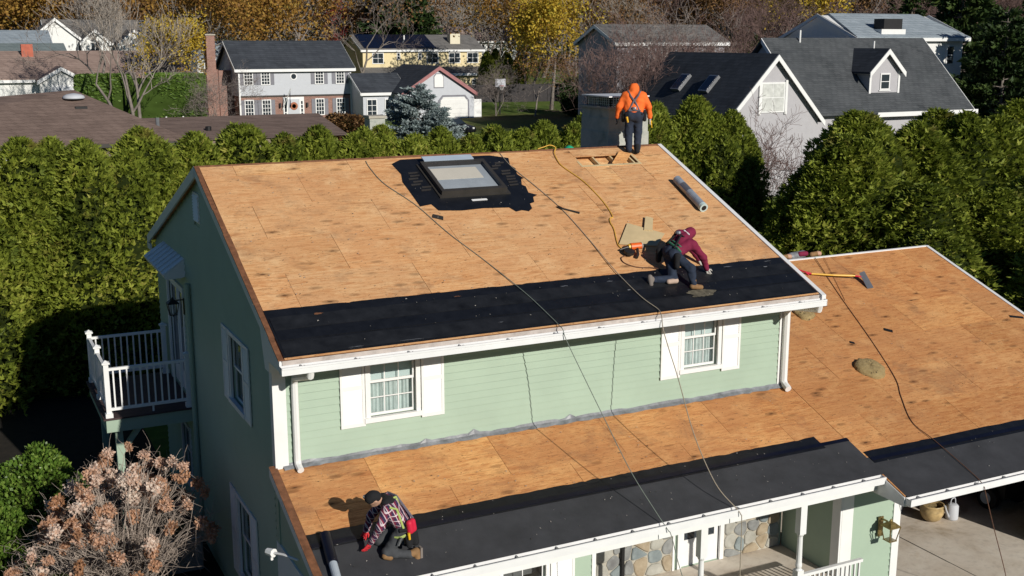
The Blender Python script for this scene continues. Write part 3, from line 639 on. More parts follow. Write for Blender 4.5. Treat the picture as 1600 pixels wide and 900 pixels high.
# bowed acrylic over a light shaft
g = MB(); V = []; n = 12
for i in range(n+1):
    for j in range(n+1):
        x = SX0+.06+(SX1-SX0-.12)*i/n; y = SY0+.06+(SY1-SY0-.12)*j/n; b = .125+.022*(math.sin(math.pi*i/n)*math.sin(math.pi*j/n))**.6; p = Vector((x, y, zu(y)))+NU*b; V.append(p)
g.add(V, [(i*(n+1)+j, (i+1)*(n+1)+j, (i+1)*(n+1)+j+1, i*(n+1)+j+1) for i in range(n) for j in range(n)]); g.build("dome", M['pane'], sk, smooth=True)
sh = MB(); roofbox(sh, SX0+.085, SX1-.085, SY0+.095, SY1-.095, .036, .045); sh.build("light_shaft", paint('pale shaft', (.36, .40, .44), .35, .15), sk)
sh = MB(); roofbox(sh, SX0+.15, SX1-.28, SY0+.58, SY1-.20, .046, .055); sh.build("sunlit_patch", paint('painted shaft sunlight', (.62, .58, .50), .8, .05), sk)  # flat beige quad: the sun patch in the shaft, painted as colour
sh = MB(); roofbox(sh, SX0+.09, SX1-.25, SY1-.02, SY1+.16, .135, .155); sh.build("head_flashing", paint('blue metal', (.42, .50, .60), .35, .1), sk)
sh = MB(); roofbox(sh, SX0+.6, SX0+.95, SY0-.25, SY0-.19, .012, .018); sh.build("tape", M['white'], sk)
# porch membranes
membrane([(.0, -2.925), (11.25, -2.925), (11.25, -1.83)] + [(x, y) for x, y in ragged(.0, 10.6, -1.86, .012, 40, 8)][::-1], zl, NL, .004, M['roll'], "roll_roofing", .006)
membrane([(.0, -2.0), (10.58, -2.0)] + ragged(.0, 10.56, -1.66, .010, 80, 9)[::-1], zl, NL, .012, M['black'])
membrane([(.0, -1.97), (11.24, -1.94), (11.24, -1.86), (.0, -1.88)], zl, NL, .018, M['navy'], "lap_edge", .012)
membrane([(11.24, -3.59), (19.68, -3.59), (19.68, -2.45), (11.24, -2.45)], zl, NL, .004, M['roll'], "roll_roofing", .005)
membrane([(11.3, -2.62)] + [(19.68, -2.62)] + ragged(11.3, 19.68, -2.29, .012, 30, 11)[::-1], zl, NL, .010, M['black'])
membrane([(11.3, -2.56), (19.68, -2.56), (19.68, -2.47), (11.3, -2.47)], zl, NL, .016, M['navy'], "lap_edge", .012)
for k, (x, y) in enumerate([(5.0, -1.72), (5.4, -1.70), (6.15, -1.71)]):
    r_ = random.Random(40+k); P = [(x+.2*math.cos(a)*r_.uniform(.6, 1.3), y+.05*math.sin(a)*r_.uniform(.6, 1.3)) for a in [i*2*math.pi/8 for i in range(8)]]
    membrane(P, zl, NL, .019, M['dark'], "tear", .003)
# ================================================================ terrain, drive
def zg(x, y):
    d = math.hypot(x+4.7, y+18.6)
    return float(np.interp(d, [0, 48, 62, 75, 80, 90, 100, 110, 130, 150, 200, 300, 600, 1500, 4000], [GZ, GZ, -3.6, -2.6, -2.2, -1.2, -.5, 0, .8, 1.3, 2.8, 5.5, 10, 14, 16]))
def groundmat():
    n = NT('autumn lawn'); v = n.coord(); f = n.noise(v, .06, 6, .6); g = n.noise(v, 1.8, 8, .75); h = n.noise(v, .35, 6, .7)
    c = n.ramp(h, [(.3, (.06, .10, .022)), (.5, (.12, .19, .035)), (.7, (.17, .20, .05))])
    c = n.mix(n.ramp(f, [(.48, 0), (.62, .9)]), c, (.19, .13, .065)); c = n.mix(n.ramp(g, [(.4, .5), (.65, 0)]), c, (.05, .06, .02)); c = n.mix(n.ramp(g, [(.62, 0), (.75, .55)]), c, (.26, .17, .07))
    n.color(c).rough(.95).set(Specular_IOR_Level=.1); n.bump(g, .6, .05); return n.m
M['lawn'] = groundmat()
xs = np.concatenate([-np.geomspace(2500, 90, 16), np.linspace(-80, 140, 56), np.geomspace(150, 2500, 16)]); ys = np.concatenate([-np.geomspace(600, 45, 8), np.linspace(-40, 200, 61), np.geomspace(210, 3500, 18)])
V = np.array([(x, y, zg(x, y)) for y in ys for x in xs]); nx = len(xs)
F = np.array([(j*nx+i, j*nx+i+1, (j+1)*nx+i+1, (j+1)*nx+i) for j in range(len(ys)-1) for i in range(nx-1)])
g = link("ground", fast_mesh("ground", V, F, smooth=True), M['lawn']); g["kind"] = "structure"
M['ground_shade'] = paint('painted ground shade', (.022, .017, .012), .95, .6, .6, 5)
pb = MB().box(-9.5, -.01, 1.0, 20.5, GZ-.2, GZ+.012).build("shade_sheet", M['ground_shade']); pb["kind"] = "structure"  # added near-black sheet: house shade put into its colour, less bounce on the wall
dv = MB().box(13.0, 26, -30, -1.7, GZ-.2, -4.2).box(11.4, 19.4, -1.7, 10.9, GZ-.2, -4.204).build("driveway", M['concrete']); dv["kind"] = "structure"
for x in (14.68,): 
    j = MB().box(x-.008, x+.008, -26, 2, -4.1995, -4.196).build("expansion_joint", M['dark'], dv)
# ================================================================ vegetation
def with_tone(me, tone, domain='FACE'):
    a = me.attributes.new("tone", 'FLOAT', domain); a.data.foreach_set("value", np.asarray(tone, np.float32)); return me
def unit(v): return v/np.maximum(np.linalg.norm(v, axis=-1, keepdims=True), 1e-9)
def blades(P, D, L, W, rg, twist=None):
    """one narrow kite-shaped leaf per row: base P, direction D, length L, width W"""
    n = len(P); D = unit(D); a = unit(rg.normal(size=(n, 3))) if twist is None else twist; S = unit(np.cross(D, a))*W[:, None]
    A = P; B = P + D*L[:, None]*.5 + S; C = P + D*L[:, None]; E_ = P + D*L[:, None]*.5 - S
    V = np.stack([A, B, C, E_], 1).reshape(-1, 3); F = np.arange(4*n).reshape(n, 4); return V, F
def merge(parts):
    V = []; F = []; o = 0
    for v, f in parts: V.append(v); F.append(f+o); o += len(v)
    return np.concatenate(V), np.concatenate(F)
class SegTree:
    """limbs as tapered three-sided segments"""
    def __init__(s): s.a = []; s.b = []; s.ra = []; s.rb = []
    def seg(s, a, b, ra, rb): s.a.append(a); s.b.append(b); s.ra.append(ra); s.rb.append(rb)
    def mesh(s, name, sides=4, sel=None):
        A = np.array(s.a); B = np.array(s.b); ra = np.array(s.ra); rb = np.array(s.rb)
        if sel is not None: A, B, ra, rb = A[sel], B[sel], ra[sel], rb[sel]
        d = unit(B-A); ref = np.where(np.abs(d[:, 2:3]) < .9, np.array([[0, 0, 1.]]), np.array([[1., 0, 0]])); u = unit(np.cross(d, ref)); w = np.cross(d, u); rings = []
        for C, r in ((A, ra), (B, rb)):
            for k in range(sides):
                t = 2*math.pi*k/sides; rings.append(C + (u*math.cos(t)+w*math.sin(t))*r[:, None])
        V = np.stack(rings, 1).reshape(-1, 3); n = len(A); base = np.arange(n)[:, None]*2*sides
        F = np.concatenate([base + np.array([[k, (k+1) % sides, (k+1) % sides+sides, k+sides]]) for k in range(sides)])
        return fast_mesh(name, V, F, smooth=True)
def grow(h, seed, levels=4, spread=.75, up=.35, r0=.22, split=(3, 5), trunk_frac=.3, lean=.05, leaders=1, ratio=.68, wig=.16):
    rg = np.random.default_rng(seed); T = SegTree(); tips = []
    def branch(p, d, L, r, lev):
        n = 4 if lev < 3 else 3; q = p; dd = d; nodes = []
        for i in range(n):
            dd = unit(dd + rg.normal(size=3)*wig + np.array([0, 0, up*.25])); nq = q + dd*L/n; r1 = r*(1-.55*(i+1)/n); T.seg(q, nq, r*(1-.55*i/n), r1); q = nq; nodes.append((q, dd, r1))
        if lev >= levels: tips.append(q); return
        k = rg.integers(*split)
        for j in range(k):
            t = nodes[min(n-1, 1+int(rg.integers(0, n-1)) if j else n-1)]; a = rg.normal(size=3); a -= t[1]*a.dot(t[1]); a = unit(a)
            nd = unit(t[1]*(1-spread*.5) + a*spread*rg.uniform(.6, 1.1) + np.array([0, 0, up])); branch(t[0], nd, L*ratio*rg.uniform(.75, 1.15), t[2]*.72, lev+1)
    for i in range(leaders):
        a = 2*math.pi*i/leaders + rg.uniform(0, 1); d = unit(np.array([math.cos(a)*.35*(leaders > 1)+rg.normal()*lean, math.sin(a)*.35*(leaders > 1)+rg.normal()*lean, 1.]))
        branch(np.array([0, 0, -.2]), d, h*trunk_frac*2 if leaders == 1 else h*.42, r0 if leaders == 1 else r0*.75, 0)
    return T, np.array(tips)
# ---- foliage colours
LM = {}
LM['arb'] = leafmat('arborvitae foliage', [(0, (.07, .10, .013)), (.4, (.215, .265, .034)), (.75, (.34, .38, .055)), (1, (.46, .43, .10))], .6, .3)
_n = MATS['arborvitae foliage'].node_tree; _o = NT.__new__(NT); _o.t = _n; _o.n = _n.nodes; _o.l = _n.links; _o.b = _n.nodes['Principled BSDF']
_src = _o.b.inputs['Base Color'].links[0].from_socket; _br = _o.ramp(_o.noise(_o.coord(), 1.1, 5, .7), [(.58, 0.0), (.70, .55)])   # bronzed winter patches
_o.color(_o.mix(_br, _src, (.24, .15, .055)))
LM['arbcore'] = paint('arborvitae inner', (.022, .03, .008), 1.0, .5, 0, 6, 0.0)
LM['conifer'] = leafmat('dark conifer needles', [(0, (.014, .03, .010)), (.5, (.036, .066, .016)), (1, (.085, .12, .03))], .6, .1)
LM['spruce'] = leafmat('blue spruce needles', [(0, (.10, .14, .15)), (.5, (.24, .30, .30)), (1, (.42, .48, .48))], .6, .1)
LM['orange'] = leafmat('orange leaves', [(0, (.15, .07, .02)), (.45, (.34, .18, .04)), (.8, (.46, .29, .06)), (1, (.22, .19, .06))], .6, .3)
LM['yellow'] = leafmat('yellow leaves', [(0, (.24, .13, .015)), (.45, (.52, .36, .04)), (.8, (.66, .50, .07)), (1, (.24, .24, .04))], .6, .3)
LM['brown'] = leafmat('brown leaves', [(0, (.09, .05, .022)), (.5, (.22, .12, .05)), (1, (.34, .20, .08))], .7, .2)
LM['red'] = leafmat('red leaves', [(0, (.10, .012, .012)), (.5, (.24, .03, .028)), (1, (.30, .08, .04))], .6, .2)
LM['hedge'] = leafmat('clipped hedge leaves', [(0, (.04, .08, .014)), (.5, (.11, .19, .03)), (1, (.2, .29, .055))], .5, .15)
LM['holly'] = leafmat('glossy green leaves', [(0, (.04, .08, .012)), (.5, (.10, .18, .025)), (1, (.22, .30, .06))], .35, .15)
LM['bark'] = paint('grey bark', (.22, .19, .165), .9, .4, .5, 4); LM['twig'] = paint('grey brown twigs', (.27, .225, .20), .9, .3); LM['redtwig'] = paint('reddish twigs', (.21, .135, .12), .9, .3); LM['paletwig'] = paint('pale twigs', (.40, .35, .30), .9, .3)
LM['bloom'] = leafmat('dried hydrangea petals', [(0, (.40, .20, .10)), (.4, (.60, .35, .22)), (.75, (.70, .48, .37)), (1, (.80, .68, .58))], .8, .3)
# ---- arborvitae
PW = 3.0
def arb_mesh(h, rad, seed, lobes=5, nspray=8200, tall=1.0):
    rg = np.random.default_rng(seed); n = nspray
    # a crown of several narrow leaders of uneven height
    lx = rg.normal(size=lobes)*rad*.36; ly = rg.normal(size=lobes)*rad*.36; lh = h*rg.uniform(.76, 1.0, lobes); lr = rad*rg.uniform(.60, .88, lobes); lx[0] = ly[0] = 0; lh[0] = h; lr[0] = rad*.9
    k = rg.integers(0, lobes, n*2); z = rg.uniform(.02, 1, n*2)**.85; a = rg.uniform(0, 2*math.pi, n*2); H = lh[k]
    prof = np.clip((1-z**PW), 0, 1)**.62*(.82+.18*np.minimum(1, z*6)); bump = 1 + .13*np.sin(a*5+z*14+k*2) + .10*np.sin(a*9-z*31+k) + .07*np.sin(a*3+z*50)
    rr = lr[k]*prof*bump*(1-.20*rg.uniform(0, 1, n*2)**2)*np.where(rg.random(n*2) < .07, rg.uniform(1.02, 1.14, n*2), 1.0)
    P = np.stack([lx[k]*(1-.4*z)+rr*np.cos(a), ly[k]*(1-.4*z)+rr*np.sin(a), z*H], 1)
    # drop sprays buried inside another leader
    keep = np.ones(n*2, bool)
    for j in range(lobes):
        zz = P[:, 2]/lh[j]; pr = lr[j]*np.clip(1-np.clip(zz, 0, 1)**PW, 0, 1)**.62*.8; dd = np.hypot(P[:, 0]-lx[j]*(1-.4*zz), P[:, 1]-ly[j]*(1-.4*zz)); keep &= ~((k != j) & (zz < 1) & (dd < pr*.86))
    P = P[keep][:n]; a = a[keep][:n]; n = len(P); out_ = np.stack([np.cos(a), np.sin(a), np.zeros(n)], 1)
    parts = []; tones = []; base_t = np.clip(.42 + .16*rg.normal(size=n) + .12*np.sin(P[:, 0]*2.1+P[:, 2]*1.3)+.1*np.sin(P[:, 1]*2.7-P[:, 2]*1.9), 0, 1)
    ax = unit(out_*rg.uniform(.35, 1.0, (n, 1)) + np.array([0, 0, 1.])*rg.uniform(.35, 1.0, (n, 1)) + rg.normal(size=(n, 3))*.28); side = unit(np.cross(ax, out_ + rg.normal(size=(n, 3))*.7))
    nrm = np.cross(ax, side)
    for ang, ll in ((0, 1.0), (.55, .8), (-.55, .8), (1.05, .55), (-1.05, .55)):
        D = ax*math.cos(ang)+side*math.sin(ang); L = (.07+.19*rg.random(n)**1.6)*ll; parts.append(blades(P - ax*.05, D, L, L*.15, rg, twist=nrm)); tones.append(base_t + rg.normal(size=n)*.07 + .05)
    V, F = merge(parts); me = with_tone(fast_mesh("crown", V, F), np.concatenate(tones)); me.materials.append(LM['arb'])
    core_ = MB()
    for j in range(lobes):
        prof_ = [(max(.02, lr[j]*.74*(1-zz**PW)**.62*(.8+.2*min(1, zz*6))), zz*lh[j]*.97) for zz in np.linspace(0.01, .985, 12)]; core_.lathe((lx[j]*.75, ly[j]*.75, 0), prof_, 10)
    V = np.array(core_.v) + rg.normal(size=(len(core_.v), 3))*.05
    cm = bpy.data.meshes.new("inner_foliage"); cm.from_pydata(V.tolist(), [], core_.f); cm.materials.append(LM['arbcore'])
    tm = MB().tube([(0, 0, -.4), (0, 0, h*.5), (0, 0, h*.9)], [.16, .11, .03], 7); t = bpy.data.meshes.new("trunk"); t.from_pydata(tm.v, [], tm.f); t.materials.append(LM['bark'])
    return me, cm, t
ARB = [arb_mesh(8.0, 1.75, 11, 7, 26000), arb_mesh(8.0, 1.65, 12, 6, 25000), arb_mesh(8.0, 1.8, 13, 8, 27000), arb_mesh(8.0, 1.6, 14, 6, 24000)]
def arborvitae(x, y, h, w, kind, label, group, z=None):
    t = thing("arborvitae_tree", (x, y, (zg(x, y) if z is None else z) - .1), label, "tree", group, rz=random.uniform(0, 6.28)); t.scale = (w, w, h/8.0)
    cr, ir, tr = ARB[kind % 4]; c = link("crown", cr, None, t); link("inner_foliage", ir, None, c); link("trunk", tr, None, t); return t
def hedge_row(pts, lab, group):
    N = len(pts)
    for i, (x, y, h, w) in enumerate(pts): arborvitae(x, y, h, w, i*3+1, lab(i, N), group)
ORD = ["first", "second", "third", "fourth", "fifth", "sixth", "seventh", "eighth", "ninth", "tenth", "eleventh", "twelfth", "thirteenth", "fourteenth", "fifteenth", "sixteenth", "seventeenth", "eighteenth", "nineteenth", "twentieth"]
# left of the house: unbroken green wall; behind it: the row whose tops show over the ridge; right: big dark trees
row = [(-8.6, 22.0, 8.3, 1.25), (-6.3, 22.3, 8.5, 1.2), (-4.3, 22.0, 8.3, 1.2), (-2.4, 22.3, 8.5, 1.25), (-.5, 22.0, 8.4, 1.25), (1.4, 22.3, 8.7, 1.25), (3.2, 22.0, 8.5, 1.25), (5.0, 22.2, 8.7, 1.25)]
hedge_row(row, lambda i, n: f"arborvitae in the green hedge left of the house, {ORD[i]} from the left edge", "arborvitae hedge left of the house")
row = [(6.5, 22.6, 8.3, 1.1), (7.9, 22.9, 8.5, 1.1), (9.2, 22.6, 8.2, 1.1), (10.4, 23.0, 8.45, 1.05), (11.6, 22.6, 8.1, 1.1), (12.8, 22.9, 8.3, 1.05), (14.0, 22.6, 8.0, 1.05), (15.1, 22.9, 8.3, 1.05), (16.3, 22.6, 8.15, 1.05), (17.4, 23.0, 8.4, 1.05), (18.6, 22.6, 8.3, 1.05), (19.8, 22.9, 8.6, 1.05), (21.1, 22.6, 8.4, 1.05)]
hedge_row(row, lambda i, n: f"arborvitae showing above the roof ridge, {ORD[i]} of that row from the left", "arborvitae row behind the roof ridge")
row = [(23.0, 23.2, 8.9, 1.1), (24.7, 22.8, 9.1, 1.15), (26.2, 22.0, 8.5, 1.05)]
hedge_row(row, lambda i, n: ["arborvitae directly right of the worker in orange", "taller arborvitae, second right of the worker in orange", "arborvitae at the dark gap, third right of the worker in orange"][i], "arborvitae right of the chimney")
row = [(25.4, 14.2, 8.2, 1.45), (27.4, 15.8, 8.9, 1.6), (29.6, 14.6, 8.5, 1.6), (31.6, 15.6, 8.8, 1.6), (33.8, 14.4, 8.5, 1.65), (36.0, 15.4, 8.9, 1.65), (38.4, 14.4, 8.8, 1.65), (26.8, 11.2, 6.6, 1.45), (29.4, 10.2, 6.4, 1.5), (32.2, 10.8, 6.9, 1.5), (35.0, 10.0, 6.9, 1.5), (28.4, 6.4, 5.6, 1.3), (31.4, 6.6, 6.0, 1.4)]
hedge_row(row, lambda i, n: f"bushy arborvitae beyond the garage roof, {ORD[i if i < 7 else i-7]} of its {'back' if i < 7 else 'front'} rank from the left", "arborvitae clump beyond the garage roof")
# ---- leafless and autumn trees, conifers, shrubs
def leaf_cloud(tips, seed, per, spread, size, flat=.5):
    rg = np.random.default_rng(seed); n = len(tips)*per; P = np.repeat(tips, per, 0) + rg.normal(size=(n, 3))*spread; D = rg.normal(size=(n, 3)); D[:, 2] -= flat*.5
    L = rg.uniform(.7, 1.3, n)*size; V, F = blades(P, D, L, L*.36, rg); ct = np.repeat(rg.uniform(.2, .8, len(tips)), per); return V, F, np.clip(ct + rg.normal(size=n)*.16, 0, 1)
def tree_set(kind, h, seed, **kw):
    T, tips = grow(h, seed, **kw); top = max(p[2] for p in T.b); s = h/top
    T.a = [p*s for p in T.a]; T.b = [p*s for p in T.b]; tips = tips*s; return T, tips
PROTO = {}
def bare(kind, seed, twig, r0=.2, **kw):
    T, tips = tree_set(kind, 12.0, seed, r0=r0, **kw); rb = np.array(T.rb); big = rb > .028
    tr = T.mesh("trunk", 6, big); tr.materials.append(LM['bark'] if twig != 'redtwig' else LM['redtwig']); T.ra = [max(r, .012) for r in T.ra]; T.rb = [max(r, .009) for r in T.rb]
    cr = T.mesh("crown", 3, ~big); cr.materials.append(LM[twig]); PROTO[kind] = (tr, cr)
def leafy(kind, seed, mat, per, lsp, size, r0=.22, **kw):
    T, tips = tree_set(kind, 12.0, seed, r0=r0, **kw); rb = np.array(T.rb); tr = T.mesh("trunk", 5, rb > .02); tr.materials.append(LM['bark'])
    V, F, t = leaf_cloud(tips, seed, per, lsp, size); cr = with_tone(fast_mesh("crown", V, F), t); cr.materials.append(LM[mat]); PROTO[kind] = (tr, cr)
bare('bare_a', 21, 'twig', levels=5, split=(3, 5), spread=.8, up=.22, ratio=.66); bare('bare_b', 22, 'paletwig', levels=5, split=(3, 5), spread=.7, up=.32, leaders=3, ratio=.68)
bare('bare_c', 23, 'redtwig', levels=5, split=(3, 5), spread=.85, up=.28, leaders=5, r0=.14, ratio=.7); bare('bare_d', 27, 'twig', levels=5, split=(3, 5), spread=.9, up=.12, leaders=4, r0=.12, ratio=.72)
LV = dict(levels=4, split=(3, 6), spread=.85, up=.2, ratio=.7)
leafy('orange_a', 24, 'orange', 17, .45, .28, **LV); leafy('yellow_a', 25, 'yellow', 22, .42, .28, **LV); leafy('brown_a', 26, 'brown', 12, .5, .25, **LV); leafy('orange_b', 28, 'orange', 10, .5, .26, leaders=3, **LV)
leafy('red_a', 29, 'red', 26, .45, .28, **LV); leafy('brownred', 30, 'brown', 12, .5, .22, leaders=4, **LV)
def conifer_mesh(kind, h, rad, seed, mat, n=9000, layers=16, droop=-.15, size=.5, shape=1.0):
    rg = np.random.default_rng(seed); parts = []; tone = []; T = SegTree(); T.seg(np.array([0, 0, -.3]), np.array([0, 0, h*.97]), .2, .03); P = []; D = []; tn = []
    for i in range(layers):
        t = (i+.3)/layers; z = h*(.04+.94*t); L = rad*(1-t)**shape*rg.uniform(.85, 1.1) + .12; nb = int(6+9*(1-t))
        for j in range(nb):
            a = rg.uniform(0, 6.283); Lj = L*rg.uniform(.7, 1.15); d = np.array([math.cos(a), math.sin(a), droop+rg.normal()*.1]); b = np.array([0, 0, z+rg.normal()*.1*h/layers]); T.seg(b, b+d*Lj*.9, .035, .008)
            m = max(6, int(n*Lj/(rad*layers*5.2))); s = rg.uniform(.15, 1, m)**.7; p = b + d*Lj*s[:, None] + rg.normal(size=(m, 3))*np.array([.13, .13, .07])*(1+Lj*.2); P.append(p); D.append(np.tile(d, (m, 1)) + rg.normal(size=(m, 3))*.55 + np.array([0, 0, .12])); tn.append(np.clip(rg.uniform(.25, .7)+rg.normal(size=m)*.15, 0, 1))
    P = np.concatenate(P); D = np.concatenate(D); L = rg.uniform(.6, 1.2, len(P))*size; V, F = blades(P, D, L, L*.2, rg); cr = with_tone(fast_mesh("crown", V, F), np.concatenate(tn)); cr.materials.append(LM[mat]); tr = T.mesh("trunk", 5); tr.materials.append(LM['bark']); PROTO[kind] = (tr, cr)
conifer_mesh('conifer_a', 12.0, 3.6, 41, 'conifer', 15000, 18, -.1, .55, .8); conifer_mesh('conifer_b', 12.0, 4.6, 42, 'conifer', 17000, 16, .12, .6, .55); conifer_mesh('blue_spruce', 12.0, 6.8, 43, 'spruce', 26000, 15, .16, .62, .62)
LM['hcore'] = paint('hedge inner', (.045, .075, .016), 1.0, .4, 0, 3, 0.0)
def bush_mesh(kind, seed, mat, n=5000, size=.28, boxy=0.0):
    """unit bush: half extents 1 x 1, height 1 x 2"""
    rg = np.random.default_rng(seed); u = unit(rg.normal(size=(n, 3))); u = np.sign(u)*np.abs(u)**(1-boxy*.72); 
    if boxy: u = u/np.maximum(np.abs(u).max(1, keepdims=True), 1e-6)**boxy
    r = (1-.22*rg.uniform(0, 1, n)**2)*(1+.07*np.sin(u[:, 0]*7+u[:, 2]*5)*(1-boxy)+.06*np.sin(u[:, 1]*9)*(1-boxy)); P = u*r[:, None]; P[:, 2] = P[:, 2]+1
    D = u + rg.normal(size=(n, 3))*.7; L = rg.uniform(.6, 1.2, n)*size; V, F = blades(P, D, L, L*.3, rg); cr = with_tone(fast_mesh("crown", V, F), np.clip(.5+.2*rg.normal(size=n), 0, 1)); cr.materials.append(LM[mat])
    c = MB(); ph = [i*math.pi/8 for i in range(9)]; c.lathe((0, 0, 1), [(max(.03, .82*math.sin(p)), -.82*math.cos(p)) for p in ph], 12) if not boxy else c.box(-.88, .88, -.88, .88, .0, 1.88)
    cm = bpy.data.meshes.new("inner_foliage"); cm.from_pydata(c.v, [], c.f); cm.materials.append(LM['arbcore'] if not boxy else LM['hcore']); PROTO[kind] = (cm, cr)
bush_mesh('round_bush', 51, 'hedge', 6000, .16); bush_mesh('box_hedge', 52, 'hedge', 34000, .075, .9); bush_mesh('brown_bush', 53, 'brown', 5000, .16); bush_mesh('red_bush', 54, 'red', 4500, .15); bush_mesh('dark_bush', 55, 'conifer', 6000, .14)
def plant(name, kind, x, y, h, label, cat="tree", group=None, w=1.0, rz=None, z=None):
    t = thing(name, (x, y, zg(x, y) if z is None else z), label, cat, group, rz=random.uniform(0, 6.28) if rz is None else rz); a, b = PROTO[kind]
    s = h/12.0 if 'bush' not in kind and 'hedge' not in kind else h/2.0
    t.scale = (s*w, s*w, s) if not isinstance(w, tuple) else (w[0], w[1], s); link(a.name.split('.')[0], a, None, t); link("crown", b, None, t); return t
def polar(u, d):  # point on the ground plan in the direction of the photo column u, d metres out
    a = R(26.406) + math.atan((u-800)/1785.65/math.cos(R(12.231)*.75)); return -4.683+d*math.sin(a), -18.621+d*math.cos(a)
# trees one can pick out, named by where they stand
B = [
 ('bare_tree', 'bare_b', 222, 95, 15, "tall bare tree with pale forked trunk left of the brick chimney"),
 ('bare_tree', 'bare_a', 180, 98, 13, "dark bare tree standing over the reddish ranch roof"),
 ('bare_tree', 'bare_a', 120, 170, 17, "bare tree behind the white gabled house at upper left"),
 ('bare_tree', 'bare_d', 350, 98, 7.2, "small bare tree in front of the grey colonial's left corner"),
 ('bare_tree', 'bare_d', 1040, 92, 13.5, "wide spreading bare tree behind the worker in orange"),
 ('bare_tree', 'bare_c', 980, 84, 11.5, "reddish bare tree left of the worker in orange before the lavender wall"),
 ('bare_tree', 'bare_c', 1010, 88, 12.5, "dense reddish bare tree right behind the wide bare tree"),
 ('bare_tree', 'bare_b', 905, 125, 17, "bare tree with two pale stems behind the yellow maple"),
 ('bare_tree', 'bare_a', 560, 130, 12, "leaning bare tree beside the yellow house"),
 ('bare_tree', 'bare_a', 790, 172, 17, "bare tree right of the dark conifer"),
 ('bare_tree', 'bare_c', 1100, 92, 11.5, "reddish bare tree above the left skylit roof"),
 ('bare_tree', 'bare_c', 1170, 130, 15, "reddish bare tree above the big grey gable"),
 ('bare_tree', 'bare_d', 1575, 78, 6.0, "low bare tree by the parked cars at right edge"),
 ('bare_tree', 'bare_c', 1170, 57, 9.0, "thin bare sapling in front of the grey gable wall"),
 ('autumn_tree', 'orange_a', 300, 135, 15, "orange maple left of the colonial roof ridge", ),
 ('autumn_tree', 'orange_b', 400, 142, 16, "orange maple rising behind the middle of the colonial roof"),
 ('autumn_tree', 'orange_a', 470, 150, 17, "broad orange maple behind the colonial's right gable end"),
 ('autumn_tree', 'yellow_a', 262, 112, 9.5, "yellow green tree in front of the hedge block's house"),
 ('autumn_tree', 'yellow_a', 860, 118, 12, "bright yellow maple right of the yellow house"),
 ('autumn_tree', 'orange_b', 825, 135, 14, "rusty orange tree just behind the yellow maple"),
 ('autumn_tree', 'brown_a', 900, 128, 13, "brown leafed tree on the right of the yellow maple"),
 ('autumn_tree', 'red_a', 572, 175, 11, "dark red maple left of the dark conifer"),
 ('autumn_tree', 'orange_b', 55, 190, 17, "rust coloured tree above the pale blue roof"),
 ('autumn_tree', 'yellow_a', 1215, 170, 16, "yellow tree far behind the round green yew"),
 ('conifer_tree', 'conifer_b', 632, 165, 17, "large dark conifer above the solar panels"),
 ('conifer_tree', 'conifer_b', 1475, 118, 14, "dark evergreen behind the far grey roof at right"),
 ('conifer_tree', 'conifer_b', 1545, 98, 10.5, "broad dark evergreen behind the parked cars"),
 ('conifer_tree', 'conifer_a', 1610, 100, 10.5, "dark evergreen cut by the right edge"),
 ('conifer_tree', 'conifer_a', 1400, 150, 12, "dark evergreen left behind the far grey roof"),
 ('blue_spruce', 'blue_spruce', 656, 93, 4.9, "blue spruce in front of the grey garage"),
 ('bare_tree', 'bare_d', 775, 112, 6.0, "grey bare shrub tree in front of the dark fence"),
 ('autumn_tree', 'brown_a', 835, 112, 6.0, "brown leafed shrub tree in front of the dark fence"),
]
for nm, k, u, d, h, lab in B:
    x, y = polar(u, d); plant(nm, k, x, y, h, lab, "tree" if nm != 'blue_spruce' else "spruce", w=1.0 if k != 'blue_spruce' else 1.15)
# tree line behind all the houses
rt = random.Random(4); SP = ['bare_a', 'bare_b', 'bare_c', 'brown_a', 'bare_d', 'orange_b', 'brownred']
def mixkind(u):
    if u < 130: return rt.choice(['bare_a', 'brown_a', 'orange_b', 'conifer_a', 'bare_b'])
    if u < 520: return rt.choice(['orange_a', 'bare_a', 'bare_b', 'brown_a', 'bare_a', 'orange_b', 'brownred'])
    if u < 800: return rt.choice(['bare_a', 'bare_b', 'conifer_b', 'brown_a', 'bare_a'])
    if u < 960: return rt.choice(['brown_a', 'bare_b', 'bare_a', 'orange_b', 'brownred'])
    if u < 1330: return rt.choice(['bare_c', 'brownred', 'bare_a', 'bare_c', 'brown_a'])
    return rt.choice(['conifer_b', 'bare_a', 'conifer_a', 'brownred', 'bare_c'])
KW = {'bare_a': 'grey bare', 'bare_b': 'pale bare', 'bare_c': 'reddish bare', 'bare_d': 'low bare', 'brown_a': 'brown leafed', 'brownred': 'thin brown', 'orange_a': 'orange', 'orange_b': 'rust orange', 'yellow_a': 'yellow', 'conifer_a': 'narrow evergreen', 'conifer_b': 'dark evergreen', 'red_a': 'red'}
PLAN = []
for rowi, (d0, step, hh) in enumerate(((178, 36, 17), (215, 40, 20))):
    u = -20 + rowi*18
    while u < 1640:
        k = mixkind(u); x, y = polar(u + rt.uniform(-9, 9), d0 + rt.uniform(-10, 16)); sec = ["at the far left", "left of the colonial", "above the colonial roof", "above the yellow house", "above the roof ridge", "behind the orange jacket", "above the skylit grey roof", "above the big grey roof", "at the far right"][min(8, max(0, int(u//180)))]
        PLAN.append((k, x, y, hh*rt.uniform(.8, 1.15)*(.8 if 'conifer' in k else 1), rt.uniform(1.0, 1.35), f"{KW[k]} tree, {'nearer' if rowi == 0 else 'farther'} tree line {sec}", u)); u += step*rt.uniform(.8, 1.2)
for k, x, y, hgt, w, lab, u in PLAN:
    same = sorted(p[6] for p in PLAN if p[5] == lab); full = lab if len(same) == 1 else f"{lab}, {ORD[same.index(u)]} from left"
    plant("background_tree", k, x, y, hgt, full, "tree", "tree line behind the houses", w=w)
